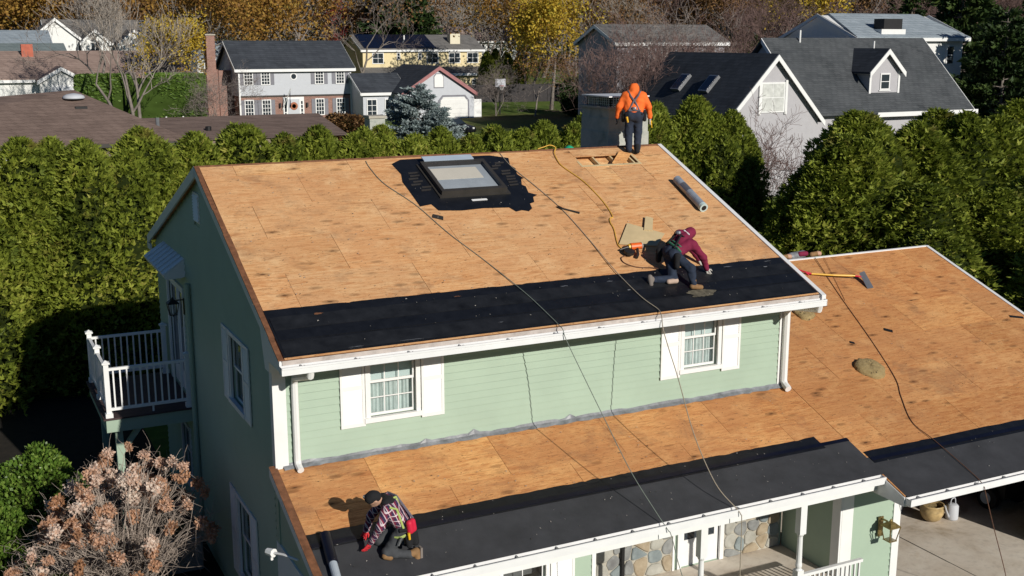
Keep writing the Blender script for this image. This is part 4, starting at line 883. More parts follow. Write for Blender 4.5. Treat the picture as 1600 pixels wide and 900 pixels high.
# woodland mass beyond
def woodland():
    rg = np.random.default_rng(77); n = 60000; a = R(26.4) + rg.uniform(-R(32), R(32), n); d = rg.uniform(250, 420, n); x = -4.7+d*np.sin(a); y = -18.6+d*np.cos(a)
    hz = 15 + 4*np.sin(a*40) + 3*np.sin(a*93+1) + rg.normal(size=n)*1.5 + (d-250)*.02; z = np.interp(d, [200, 300, 600], [2.8, 5.5, 10]) + hz*rg.uniform(0, 1, n)**.8
    P = np.stack([x, y, z], 1); D = rg.normal(size=(n, 3)) + np.array([0, 0, .7]); L = rg.uniform(.8, 2.6, n); V, F = blades(P, D, L, L*.16, rg); me = with_tone(fast_mesh("woodland", V, F), np.clip(.45+.25*np.sin(a*25)+.2*rg.normal(size=n), 0, 1)); me.materials.append(LM['wood'])
    o = link("woodland", me); o["kind"] = "stuff"; tag(o, "brown grey late autumn woodland closing the view behind the houses", "woodland")
LM['wood'] = leafmat('late autumn wood', [(0, (.11, .09, .08)), (.4, (.19, .155, .135)), (.7, (.26, .18, .11)), (1, (.34, .20, .07))], .9, .1)
woodland()
# shrubs
for nm, k, u, d, h, w, lab in [
 ('yew_shrub', 'round_bush', 1257, 112, 4.4, (2.2, 2.2), "round green yew above the grey gable roof"), ('evergreen_shrub', 'round_bush', 232, 92, 2.4, (1.9, 1.6), "round shrub in front of the clipped hedge block"),
 ('evergreen_shrub', 'dark_bush', 898, 112, 3.6, (1.6, 1.5), "dark shrub at the end of the dark fence"), ('brown_shrub', 'brown_bush', 545, 92, 2.6, (3.4, 1.6), "brown leafless shrub row right of the colonial door"),
 ('red_shrub', 'red_bush', 1497, 86, 3.4, (1.5, 1.3), "red leafed shrub by the far white wall"), ('brown_shrub', 'brown_bush', 600, 70, 1.8, (1.5, 1.4), "brown shrub behind the stone pillar"), ('evergreen_shrub', 'dark_bush', 487, 98, 1.6, (.9, .8), "small dark shrub under the colonial's right window")]:
    x, y = polar(u, d); plant(nm, k, x, y, h, lab, "shrub", w=w)
x, y = polar(236, 100); plant("clipped_hedge", 'box_hedge', x, y, 5.0, "long clipped green hedge block left of the colonial", "hedge", w=(4.9, 1.3), rz=R(-8))
for u, d, h, lab in ((762, 135, 5.2, "left one of the narrow evergreens beside the yellow house"), (775, 136, 5.5, "middle one of the narrow evergreens beside the yellow house"), (792, 137, 5.0, "right one of the narrow evergreens beside the yellow house"), (812, 138, 4.6, "low evergreen between the narrow evergreens and the yellow maple")):
    x, y = polar(u, d); arborvitae(x, y, h, .6, int(u), lab, "narrow evergreens beside the yellow house")
# ================================================================ neighbouring houses (street grid parallel to ours)
M['sh_brown'] = shingle('brown shingles', (.155, .11, .092), (.215, .155, .13), .4, .2); M['sh_char'] = shingle('charcoal shingles', (.040, .046, .056), (.066, .074, .088), .4, .2); M['sh_grey'] = shingle('grey shingles', (.050, .056, .062), (.088, .094, .10), .32, .16, .7)
M['sh_red'] = shingle('faded red brown shingles', (.26, .185, .155), (.34, .25, .21), .4, .2); M['sh_blue'] = shingle('pale blue grey shingles', (.26, .31, .35), (.36, .41, .45), .4, .2, .3); M['sh_mid'] = shingle('mid grey shingles', (.13, .125, .12), (.2, .19, .18), .4, .2); M['sh_green'] = shingle('grey green shingles', (.16, .20, .20), (.22, .26, .26), .4, .2)
M['w_grey'] = paint('pale grey siding', (.52, .54, .58), .6, .06); M['w_lav'] = paint('greyish lavender siding', (.34, .33, .36), .6, .08); M['w_yel'] = paint('cream yellow siding', (.74, .62, .36), .6, .06); M['w_white'] = paint('white siding', (.76, .76, .74), .6, .06); M['w_taupe'] = paint('taupe grey siding', (.44, .43, .45), .6, .07)
M['pink'] = paint('dusty red trim', (.36, .15, .15), .6, .2); M['shut'] = paint('grey blue shutters', (.20, .20, .23), .6, .15); M['cream'] = paint('cream paint', (.70, .64, .48), .6, .08)
def brickmat():
    n = NT('red brick'); tc = n.node("ShaderNodeTexCoord"); sep = n.node("ShaderNodeSeparateXYZ"); n.l.new(tc.outputs['Object'], sep.inputs[0]); c = n.node("ShaderNodeCombineXYZ"); n.l.new(n.math('ADD', sep.outputs[0], sep.outputs[1]), c.inputs[0]); n.l.new(sep.outputs[2], c.inputs[1])
    b = n.node("ShaderNodeTexBrick"); n.l.new(c.outputs[0], b.inputs[0]); b.inputs['Color1'].default_value = (.22, .085, .06, 1); b.inputs['Color2'].default_value = (.32, .15, .11, 1); b.inputs['Mortar'].default_value = (.36, .32, .29, 1); b.inputs['Scale'].default_value = 1; b.inputs['Brick Width'].default_value = .22; b.inputs['Row Height'].default_value = .075; b.inputs['Mortar Size'].default_value = .008
    n.color(b.outputs[0]).rough(.9); n.bump(b.outputs['Fac'], .4, .01); return n.m
M['brick'] = brickmat()
def gable(root, x0, x1, y0, y1, zb, ze, zr, axis, wall, roof, trim=None, ov=.35, th=.16, hip=0.0):
    """gabled block: wall prism and two roof slopes, ridge along axis"""
    trim = trim or M['white']
    if axis == 'x':
        ym = (y0+y1)/2; MB().prism([(x0, y0, zb), (x0, y1, zb), (x0, y1, ze), (x0, ym, zr), (x0, y0, ze)], (x1-x0, 0, 0)).build("wall", wall, root)
        s = (zr-ze)/((y1-y0)/2)
        for sg, ya in ((-1, y0), (1, y1)):
            e = ya + sg*ov; zee = ze - s*ov
            MB().hexa([(x0-ov, e, zee+.02), (x1+ov, e, zee+.02), (x1+ov-hip, ym, zr+.02), (x0-ov+hip, ym, zr+.02), (x0-ov, e, zee+.02+th), (x1+ov, e, zee+.02+th), (x1+ov-hip, ym, zr+.02+th), (x0-ov+hip, ym, zr+.02+th)]).build("roof", roof, root)
            MB().box(x0-ov+.01, x1+ov-.01, e-.04 if sg < 0 else e+.002, e-.002 if sg < 0 else e+.04, zee-.16, zee+.1).build("fascia", trim, root)
        for xx in (x0-ov-.05, x1+ov+.002):
            for sg, ya in ((-1, y0), (1, y1)):
                e = ya+sg*ov; zee = ze-s*ov; MB().hexa([(xx, e, zee-.14), (xx+.05, e, zee-.14), (xx+.05, ym, zr-.14), (xx, ym, zr-.14), (xx, e, zee+.12), (xx+.05, e, zee+.12), (xx+.05, ym, zr+.12), (xx, ym, zr+.12)]).build("rake_trim", trim, root)
    else:
        xm = (x0+x1)/2; MB().prism([(x0, y0, zb), (x1, y0, zb), (x1, y0, ze), (xm, y0, zr), (x0, y0, ze)], (0, y1-y0, 0)).build("wall", wall, root); s = (zr-ze)/((x1-x0)/2)
        for sg, xa in ((-1, x0), (1, x1)):
            e = xa + sg*ov; zee = ze - s*ov
            MB().hexa([(e, y0-ov, zee+.02), (xm, y0-ov, zr+.02), (xm, y1+ov, zr+.02), (e, y1+ov, zee+.02), (e, y0-ov, zee+.02+th), (xm, y0-ov, zr+.02+th), (xm, y1+ov, zr+.02+th), (e, y1+ov, zee+.02+th)]).build("roof", roof, root)
            t = .22; MB().hexa([(e, y0-ov-.06, zee-t), (xm, y0-ov-.06, zr-t), (xm, y0-ov-.002, zr-t), (e, y0-ov-.002, zee-t), (e, y0-ov-.06, zee+.14), (xm, y0-ov-.06, zr+.14), (xm, y0-ov-.002, zr+.14), (e, y0-ov-.002, zee+.14)]).build("rake_trim", trim, root)
def fwin(root, x, z, w, h, y, cols=2, rows=2, shut=None, frame=None, sw=.35, glassm=None):
    """window on a wall facing the camera (-y)"""
    o = MB().box(x-.07, x+w+.07, y-.06, y-.002, z-.07, z+h+.07).build("window", frame or M['white'], root)
    for i in range(cols):
        for j in range(rows): MB().box(x+w*i/cols+.025, x+w*(i+1)/cols-.025, y-.075, y-.061, z+h*j/rows+.025, z+h*(j+1)/rows-.025).build("pane", glassm or M['glass'], o)
    if shut:
        for a in (x-.09-sw, x+w+.09): MB().box(a, a+sw, y-.05, y-.003, z-.03, z+h+.03).build("shutter", shut, root)
    return o
# --- brown ranch behind the left hedge
t = thing("ranch_house", (6, 68, zg(6, 68)), "low ranch with broad brown hipped roof behind the left hedge", "house"); G = zg(6, 66)
MB().box(-14, 20.5, 62.6, 78.5, G-.5, .45).build("wall", paint('tan brown siding', (.22, .17, .13), .8, .15), t); MB().box(-14, .8, 62.5, 62.595, -1.9, .2).build("porch_panel", M['w_white'], t)
rf = MB(); rf.add([(-14.8, 62, .5), (10.8, 62, .5), (10.8, 79, .5), (-14.8, 79, .5), (-6, 70.5, 3.0), (4.2, 70.5, 3.75)], [(0, 1, 5, 4), (1, 2, 5), (2, 3, 4, 5), (3, 0, 4)]).add([(-14.8, 62, .36), (10.8, 62, .36), (10.8, 79, .36), (-14.8, 79, .36)], [(0, 3, 2, 1)]); rf.build("roof", M['sh_brown'], t)
rf = MB(); rf.prism([(8.0, 62.4, .45), (8.0, 70, 1.62), (8.0, 77.6, .45)], (14.2, 0, 0)); rf.build("roof", M['sh_brown'], t); MB().box(-14.8, 10.8, 61.9, 61.99, .25, .50).build("fascia", M['skyframe'], t)
hd_ = MB().lathe((4.0, 69.0, 3.20), [(.75, .0), (.76, .08), (.70, .2), (.5, .3), (.2, .36), (.02, .38)], 18).build("skylight_dome", M['w_grey'], t, smooth=True)
for px, py, pz in ((4.3, 67.6, 2.55),): MB().box(px-.4, px+.4, py-.25, py+.25, pz, pz+.16).build("roof_vent", M['dark'], t)
for px, py in ((6.6, 65.2), (12.6, 65.4)): MB().lathe((px, py, .5+(py-62)*.24 if px < 9 else .9), [(.22, 0), (.22, .25), (.18, .3)], 10).build("roof_vent", M['dark'], t)
MB().tube([(9.0, 64.9, .8), (9.0, 64.9, 1.95)], .14, 8).build("vent_pipe", M['steel'], t)
MB().box(-12, -8, 62.44, 62.498, -1.2, 0).build("window", M['glass'], t)
# --- grey colonial with brick ground floor and garage
t = thing("colonial_house", (25.6, 91, zg(25.6, 88)), "grey two-storey colonial with brick ground floor, dark roof and shuttered windows", "house"); G = -.3
gable(t, 20.2, 31.0, 88, 96, 2.2, 4.75, 7.05, 'x', M['w_grey'], M['sh_char'], M['white'], .35)
MB().box(20.3, 30.9, 88.06, 95.9, G-.4, 2.2).build("brick_storey", M['brick'], t); MB().box(20.15, 31.05, 87.95, 88.05, 2.12, 2.24).build("belt_trim", M['skyframe'], t)
for x in (20.2, 30.88): MB().box(x, x+.14, 87.93, 87.998, G-.3, 4.6).build("corner_board", M['white'], t)
for x in (20.75, 22.35, 27.5, 29.55):
    fwin(t, x, 3.25, .75, 1.15, 88, 3, 4, M['shut']); fwin(t, x, .35, .75, 1.45, 88.06, 3, 4, M['shut'])
oc = MB().lathe((25.4, 87.97, 3.95), [(.34, 0), (.34, .03)], 16, 'y').build("round_window", M['white'], t); MB().lathe((25.4, 87.94, 3.95), [(.24, 0), (.24, .03)], 12, 'y').build("pane", M['glass'], oc)
dr = MB().box(24.3, 26.3, 87.94, 88.05, -.3, 2.05).build("front_door", M['white'], t); MB().box(24.75, 25.85, 87.90, 87.938, -.25, 1.85).build("door_leaf", M['w_grey'], dr)
for x in (24.42, 26.0):
    for k in range(4): MB().box(x, x+.16, 87.92, 87.938, .3+k*.36, .58+k*.36).build("pane", M['glass'], dr)
for x in (24.0, 26.6): MB().box(x-.08, x+.08, 87.8, 88.05, 1.1, 1.5).build("wall_lamp", M['iron'], t)
chm = MB().box(17.9, 18.95, 90.6, 92.0, G-.3, 4.6).box(18.05, 18.85, 90.8, 91.8, 4.6, 7.7).build("chimney", M['brick'], t); MB().box(17.98, 18.92, 90.72, 91.88, 7.7, 7.82).build("chimney_cap", M['mortar'], chm)
MB().box(19.0, 20.25, 90.6, 92.0, G, 4.5).build("chimney_wing", M['brick'], t)
# breezeway and garage
gable(t, 31.0, 35.2, 84.6, 90.4, G, 2.5, 4.0, 'x', M['w_grey'], M['sh_char'], M['white'], .3); gable(t, 34.0, 41.2, 82, 91, G-.3, 2.45, 4.75, 'y', M['w_grey'], M['sh_char'], M['pink'], .25)
for x in (31.4, 33.2): fwin(t, x, .2, .9, 1.6, 84.6, 2, 3)
gd = MB().add([(37.7, 81.96, -.2), (40.55, 81.96, -.2), (40.55, 81.96, 1.55), (40.2, 81.96, 2.0), (38.05, 81.96, 2.0), (37.7, 81.96, 1.55), (37.7, 81.99, -.2), (40.55, 81.99, -.2), (40.55, 81.99, 1.55), (40.2, 81.99, 2.0), (38.05, 81.99, 2.0), (37.7, 81.99, 1.55)], [(5, 4, 3, 2, 1, 0), (6, 7, 8, 9, 10, 11)] + [(i, (i+1) % 6, (i+1) % 6+6, i+6) for i in range(6)]).build("garage_door", M['w_white'], t)
for k in range(4): MB().box(37.75, 40.5, 81.93, 81.958, .0+k*.45, .40+k*.45).build("door_panel", M['w_white'], gd)
MB().prism([(37.5, 81.97, -.2), (37.7, 81.97, -.2), (37.7, 81.97, 1.6), (38.02, 81.97, 2.05), (40.22, 81.97, 2.05), (40.55, 81.97, 1.6), (40.55, 81.97, -.2), (40.7, 81.97, -.2), (40.7, 81.97, 1.7), (40.3, 81.97, 2.2), (37.95, 81.97, 2.2), (37.5, 81.97, 1.7)], (0, .02, 0)).build("door_surround", M['shut'], t)
v_ = MB().prism([(37.15, 81.95, 2.95), (38.05, 81.95, 2.95), (38.05, 81.95, 3.9), (37.85, 81.95, 4.15), (37.35, 81.95, 4.15), (37.15, 81.95, 3.9)], (0, .03, 0)).build("loft_door", M['white'], t); MB().prism([(37.08, 81.985, 2.86), (38.12, 81.985, 2.86), (38.12, 81.985, 3.94), (37.9, 81.985, 4.23), (37.3, 81.985, 4.23), (37.08, 81.985, 3.94)], (0, .012, 0)).build("loft_trim", M['shut'], t)
MB().box(41.3, 41.34, 82.2, 85.0, -.3, 1.9).build("side_gate", M['white'], t); MB().box(41.35, 42.1, 82.2, 82.24, -.2, 1.75).build("side_gate", M['white'], t)
# --- yellow house with solar panels
t = thing("yellow_house", (52, 125, zg(52, 123)), "cream yellow two-storey house with solar panels on its dark roof", "house"); G = zg(52, 121)-.5
gable(t, 43.7, 60.2, 121, 129, G, 6.1, 7.8, 'x', M['w_yel'], M['sh_mid'], M['white'], .3)
for i in range(8):
    for j in range(2): 
        yy = 120.9+j*2.0; zz = 6.1+(yy-121)*.425+.22; MB().hexa([(43.9+i*1.22, yy, zz), (45.08+i*1.22, yy, zz), (45.08+i*1.22, yy+1.94, zz+.82), (43.9+i*1.22, yy+1.94, zz+.82), (43.9+i*1.22, yy, zz+.05), (45.08+i*1.22, yy, zz+.05), (45.08+i*1.22, yy+1.94, zz+.87), (43.9+i*1.22, yy+1.94, zz+.87)]).build("solar_panel", M['solar'] if 'solar' in M else M.setdefault('solar', glass('solar glass', (.006, .008, .02), .12)), t)
MB().hexa([(43.2, 118.6, 2.95), (60.4, 118.6, 2.95), (60.4, 121, 3.75), (43.2, 121, 3.75), (43.2, 118.6, 3.1), (60.4, 118.6, 3.1), (60.4, 121, 3.9), (43.2, 121, 3.9)]).build("pent_roof", M['sh_mid'], t); MB().box(43.2, 60.4, 118.5, 118.59, 2.8, 3.1).build("fascia", M['white'], t); MB().box(43.9, 60.0, 119.2, 120.99, G, 2.94).build("wall", M['w_yel'], t)
for x, w, c in ((45.0, 1.4, 2), (48.3, .35, 1), (51.2, .35, 1), (52.4, 1.5, 2), (55.5, 1.5, 2), (58.1, 1.5, 2)): fwin(t, x, 4.4 if w > 1 else 4.9, w, 1.25 if w > 1 else .75, 121, c, 2)
fwin(t, 58.0, .9, 1.0, 1.4, 119.2, 2, 2); chm = MB().box(56.2, 57.6, 122.2, 123.2, 5.5, 8.1).build("chimney", M['cream'], t); MB().tube([(50.2, 123.4, 7.0), (50.2, 123.4, 7.9)], .1, 6).build("vent_pipe", M['white'], t)
# --- brown roof behind it
t = thing("distant_house", (76, 158, zg(76, 156)), "white house with brown roof behind the yellow house", "house"); gable(t, 69.5, 82, 154, 163, 2, 7.2, 9.3, 'x', M['w_white'], M['sh_red'], M['white'], .4)
# --- lavender house behind the bare tree
t = thing("lavender_house", (49, 63, zg(47, 62)), "greyish lavender two-storey house half hidden by the bare tree", "house"); G = zg(46, 60)-.6
gable(t, 43.2, 53.5, 59.4, 65.4, G, 7.1, 8.35, 'x', M['w_lav'], M['sh_mid'], M['white'], .3)
for x in (45.2, 47.4, 49.6, 51.6): fwin(t, x, 5.3, .9, 1.4, 59.4, 2, 2); fwin(t, x, 2.4, .9, 1.4, 59.4, 2, 2)
# --- big grey cross gabled house at right
t = thing("grey_gabled_house", (50, 44, zg(48, 42)), "big taupe grey house with dark cross gable roofs and white dormer", "house"); G = zg(46, 40)-.8
MB().box(47, 61.6, 41.6, 51, G, 2.35).build("wall", M['w_taupe'], t)
MB().prism([(47.2, 41.4, 2.2), (47.2, 51.4, 2.2), (47.2, 46.3, 7.1)], (14.5, 0, 0)).build("gable_wall", M['w_taupe'], t)
for ya, e in ((41.0, 2.3), (51.6, 2.3)):
    MB().hexa([(46.9, ya, e), (62.0, ya, e), (62.0, 46.3, 7.25), (46.9, 46.3, 7.25), (46.9, ya, e+.18), (62.0, ya, e+.18), (62.0, 46.3, 7.43), (46.9, 46.3, 7.43)]).build("roof", M['sh_grey'], t)
MB().box(52.8, 62.3, 40.86, 40.99, 2.12, 2.42).build("gutter", M['white'], t)
for xx in (46.82, 62.005): MB().hexa([(xx, 40.98, 2.1), (xx+.07, 40.98, 2.1), (xx+.07, 46.3, 7.05), (xx, 46.3, 7.05), (xx, 40.98, 2.44), (xx+.07, 40.98, 2.44), (xx+.07, 46.3, 7.4), (xx, 46.3, 7.4)]).build("rake_trim", M['white'], t)
gable(t, 39.0, 46.4, 39.6, 51, G, 2.35, 6.25, 'y', M['w_taupe'], M['sh_char'], M['white'], .32, .18)
w = fwin(t, 41.75, 2.85, 1.75, 1.75, 39.6, 2, 2, None, None, .3, paint('pale blind', (.60, .61, .58), .5, .3)); MB().box(41.5, 41.68, 39.5, 39.597, 2.65, 4.8).build("trim", M['white'], t); MB().box(43.57, 43.75, 39.5, 39.597, 2.65, 4.8).build("trim", M['white'], t)
def slope_box(x, y0, y1, h, w_):  # skylights on the wing's left slope
    k = (6.25-2.35)/3.7; s = math.hypot(1, k); nx, nz = -k/s, 1/s; m = MB(); z = lambda xx: 2.35+(xx-39.0)*k+.22
    P = [(x, y0, z(x)), (x+w_, y0, z(x+w_)), (x+w_, y1, z(x+w_)), (x, y1, z(x))]; return m.hexa(P + [(p[0]+nx*h, p[1], p[2]+nz*h) for p in P])
for y in (43.2, 46.4):
    sk_ = slope_box(40.25, y, y+.95, .22, .95).build("skylight", M['steel'], t); slope_box(40.32, y+.08, y+.87, .235, .81).build("pane", M['solar'], sk_)
# dormer
gable(t, 53.2, 55.9, 42.3, 46.0, 2.9, 5.25, 6.55, 'y', M['w_taupe'], M['sh_char'], M['white'], .3, .14); fwin(t, 54.2, 3.95, .75, 1.0, 42.3, 1, 2, None, None); MB().box(54.05, 55.1, 42.22, 42.235, 3.8, 3.87).build("trim", M['white'], t)
for x in (53.15, 55.78): MB().box(x, x+.17, 42.25, 42.297, 2.9, 5.2).build("corner_board", M['white'], t)
MB().box(53.0, 53.19, 42.2, 45.6, 4.95, 5.16).build("fascia", M['white'], t); MB().tube([(55.0, 44.0, 6.4), (55.0, 44.0, 7.2)], .06, 6).build("vent_pipe", M['white'], t); MB().tube([(50.0, 46.0, 7.1), (50.0, 46.0, 7.95)], .07, 6).build("vent_pipe", M['white'], t)
# --- far house at right
t = thing("far_grey_house", (64, 54, zg(64, 54)), "white house with pale grey roof and dark chimney behind the big grey roof", "house"); gable(t, 59.0, 70.2, 50, 58.5, zg(64, 52)-1, 7.5, 9.2, 'x', M['w_white'], M['sh_blue'], M['white'], .4, .16, 1.2)
for x in (65.8, 68.5): fwin(t, x, 5.4, .7, 1.4, 50, 1, 2)
ck = MB().box(61.5, 64.0, 50.1, 51.4, 6.2, 8.1).build("chimney", M['w_white'], t); MB().box(61.8, 63.7, 50.2, 51.3, 8.1, 8.9).build("chimney_top", M['dark'], ck)
# --- upper left: white ranch, gabled house, two roofs
t = thing("white_ranch_house", (3, 97, zg(3, 95)), "white ranch house with faded red brown roof at upper left", "house"); gable(t, -16, 17, 94, 106, zg(3, 94)-.5, 3.85, 6.1, 'x', M['w_white'], M['sh_red'], M['white'], .4); gable(t, 3.6, 7.3, 92.4, 99, zg(3, 94)-.5, 3.75, 4.8, 'y', M['w_white'], M['sh_red'], M['white'], .25); fwin(t, 4.5, 1.9, 1.8, 1.3, 92.4, 2, 2, None, None, .3, M['w_grey'])
fwin(t, -2, 2.6, 2.2, .8, 94, 2, 1, None, None, .3, M['w_grey']); MB().box(2.7, 3.7, 98.6, 99.6, 5.2, 6.9).build("chimney", paint('orange red brick', (.46, .13, .08), .8, .2), t)
t = thing("white_gabled_house", (12, 134, zg(12, 133)), "white house with grey roof and arched window gable at upper left", "house"); G = zg(12, 131)-.5
gable(t, 8, 26, 131.5, 141, G, 7.0, 9.6, 'x', M['w_white'], M['sh_mid'], M['white'], .4); gable(t, 6.0, 11.0, 129, 137, G, 7.6, 9.7, 'y', M['w_white'], M['sh_mid'], M['white'], .3); gable(t, 11.2, 14.2, 127.5, 134, G, 7.1, 8.4, 'y', M['w_white'], M['sh_mid'], M['white'], .25); fwin(t, 12.2, 5.9, .9, 1.1, 127.5, 2, 1); gable(t, 15.5, 19, 128, 134, G, 6.9, 8.4, 'y', M['w_white'], M['sh_mid'], M['white'], .25)
t = thing("blue_roofed_house", (0, 124, zg(0, 122)), "house with long pale blue grey roof at the upper left edge", "house"); gable(t, -14, 7.0, 120, 128, zg(0, 122)-.5, 6.8, 8.2, 'x', M['w_white'], M['sh_blue'], M['white'], .3)
t = thing("green_roofed_house", (0, 110, zg(0, 108)), "house with low grey green roof behind the red chimney", "house"); gable(t, -14, 7.2, 107, 113, zg(0, 108)-.5, 6.0, 6.8, 'x', M['w_white'], M['sh_green'], M['white'], .3)
t = thing("small_white_house", (27, 122, zg(27, 121)), "small white house with blue grey roof between the maples", "house"); gable(t, 22.5, 29.0, 118, 125, zg(27, 119)-.5, 5.2, 7.0, 'x', M['w_white'], M['sh_blue'], M['white'], .3); fwin(t, 26.6, 3.6, 1.0, 1.2, 118, 2, 2)
# --- fences, pillar, hoop, flag, cars
def fence(p0, p1, h, n, mat, label):
    t = thing("fence", (p0[0], p0[1], zg(*p0)), label, "fence"); (xa, ya), (xb, yb) = p0, p1; dx, dy = (xb-xa)/n, (yb-ya)/n; L = math.hypot(dx, dy); ux, uy = dx/L, dy/L; px, py = -uy*.03, ux*.03
    for i in range(n):
        a, b = (xa+dx*i+ux*.06, ya+dy*i+uy*.06), (xa+dx*(i+1)-ux*.06, ya+dy*(i+1)-uy*.06); z = zg(*a)
        MB().hexa([(a[0]-px, a[1]-py, z), (b[0]-px, b[1]-py, z), (b[0]+px, b[1]+py, z), (a[0]+px, a[1]+py, z), (a[0]-px, a[1]-py, z+h), (b[0]-px, b[1]-py, z+h), (b[0]+px, b[1]+py, z+h), (a[0]+px, a[1]+py, z+h)]).build("panel", mat, t)
        MB().box(xa+dx*i-.06, xa+dx*i+.06, ya+dy*i-.06, ya+dy*i+.06, z-.2, z+h+.12).build("post", mat, t)
M['fdark'] = paint('dark stained fence', (.045, .04, .042), .8, .3); M['fgrey'] = paint('weathered fence', (.30, .29, .27), .8, .2)
fence((44.8, 97), (58.5, 92.6), 1.9, 9, M['fdark'], "dark stained board fence behind the basketball hoop"); fence((58.8, 96), (64.5, 94), 1.9, 4, M['fgrey'], "weathered grey board fence left of the lavender house"); fence((11.6, 76.5), (14.2, 76.2), 1.9, 2, M['white'], "short white fence panel beside the clipped hedge")
t = thing("stone_pillar", (18.4, 46.3, zg(18.4, 46.3)), "square stone pillar rising behind the hedge left of the spruce", "pillar"); MB().box(18.0, 18.95, 45.9, 46.85, zg(18, 46)-.3, 2.75).build("shaft", M['stucco'], t); MB().box(17.93, 19.02, 45.83, 46.92, 2.75, 2.9).build("cap", M['mortar'], t)
t = thing("basketball_hoop", (44.4, 82.6, zg(44.4, 82.6)), "basketball hoop with white backboard on a dark post", "hoop"); z = zg(44.4, 82.6)
MB().tube([(44.6, 83.3, z), (44.6, 83.3, z+2.9), (44.3, 82.7, z+3.1)], .07, 8).build("post", M['iron'], t); MB().box(43.75, 44.85, 82.55, 82.6, z+2.75, z+3.5).build("backboard", M['w_grey'], t)
MB().tube([(44.3+.24*math.cos(a), 82.28+.24*math.sin(a), z+2.85) for a in [i*2*math.pi/12 for i in range(13)]], .025, 5, False).build("rim", paint('red rim', (.5, .05, .04), .5), t)
nb = MB(); 
for i in range(12): a = i*2*math.pi/12; nb.tube([(44.3+.23*math.cos(a), 82.28+.23*math.sin(a), z+2.84), (44.3+.12*math.cos(a+.5), 82.28+.12*math.sin(a+.5), z+2.45)], .014, 4)
nb.build("net", M['white'], t)
t = thing("flag", (24.6, 87.0, 1.0), "dark flag on a slanted pole beside the colonial's front door", "flag"); MB().tube([(24.2, 87.9, .9), (24.7, 86.6, 2.9)], .04, 6).build("pole", M['white'], t)
V = []; 
for i in range(7):
    for j in range(5): V.append((24.65+.06*math.sin(i*1.3+j)+i*.02, 86.75+.08*math.cos(i*1.1)-j*.0+i*.09, 2.75-j*.30-i*.10))
MB().add(V, [(i*5+j, (i+1)*5+j, (i+1)*5+j+1, i*5+j+1) for i in range(6) for j in range(4)]).build("cloth", paint('navy cloth', (.06, .06, .10), .9), t)
t = tag(MB().lathe((25.3, 87.86, 1.2), [(.34, 0), (.38, .04), (.34, .08), (.2, .08), (.2, .0)], 14, 'y').build("door_wreath", paint('rust wreath', (.42, .16, .09), .9, .4, 0, 30)), "rust coloured wreath hanging on the colonial's white door", "wreath")
def car(x, y, rz, body, label, L=4.5):
    z = zg(x, y); t = thing("parked_car", (x, y, z), label, "car", None, rz); pr = [(-2.25, .32), (2.2, .32), (2.25, .62), (2.1, .82), (1.15, .95), (.45, 1.42), (-1.0, 1.46), (-1.75, 1.02), (-2.2, .95)]
    m = MB(); n = len(pr); ws = [.84, .84, .86, .86, .84, .66, .66, .82, .84]
    V = [(a, -w_, h) for (a, h), w_ in zip(pr, ws)] + [(a, w_, h) for (a, h), w_ in zip(pr, ws)]; m.add(V, [tuple(range(n)), tuple(range(2*n-1, n-1, -1))] + [(i, i+n, (i+1) % n+n, (i+1) % n) for i in range(n)]); m.build("body", body, t, local=True, bevel=.05)
    MB().hexa([(1.08, -.72, .99), (1.08, .72, .99), (.52, .6, 1.38), (.52, -.6, 1.38), (1.12, -.72, 1.01), (1.12, .72, 1.01), (.56, .6, 1.40), (.56, -.6, 1.40)]).build("windscreen", M['glass'], t, local=True)
    for s in (-1, 1): MB().hexa([(.85, s*.83, 1.0), (-1.45, s*.83, 1.02), (-1.0, s*.70, 1.39), (.4, s*.70, 1.37), (.85, s*.86, 1.0), (-1.45, s*.86, 1.02), (-1.0, s*.73, 1.39), (.4, s*.73, 1.37)]).build("side_window", M['glass'], t, local=True)
    for a in (-1.35, 1.4):
        for s in (-.88, .70): w_ = MB().lathe((a, s, .33), [(.33, 0), (.33, .18)], 16, 'y').build("wheel", M['dark'], t, local=True); MB().lathe((a, s-.012 if s < 0 else s+.19, .33), [(.2, 0), (.2, .012)], 10, 'y').build("rim", M['steel'], w_, local=True)
    for s in (-.6, .42): MB().box(2.2, 2.27, s, s+.2, .62, .76).build("headlight", M['w_white'], t, local=True)
M['carblk'] = paint('black car paint', (.015, .015, .02), .15, .2); M['carblue'] = paint('silver blue car paint', (.25, .28, .32), .2, .1)
x, y = polar(706, 98); car(x, y, R(-70), M['carblk'], "dark car parked before the white garage door"); x, y = polar(1512, 96); car(x, y, R(20), M['carblk'], "black car parked on the right under the dark evergreen"); x, y = polar(1565, 92); car(x, y, R(20), M['carblue'], "silver blue car parked behind the bare tree at right edge")
road = MB(); p = [polar(1440, 84), polar(1900, 84), polar(1900, 90), polar(1440, 90)]
road.add([(a, b, zg(a, b)+.25) for a, b in p], [(0, 1, 2, 3)]); o = road.build("road", M['concrete']); o["kind"] = "structure"
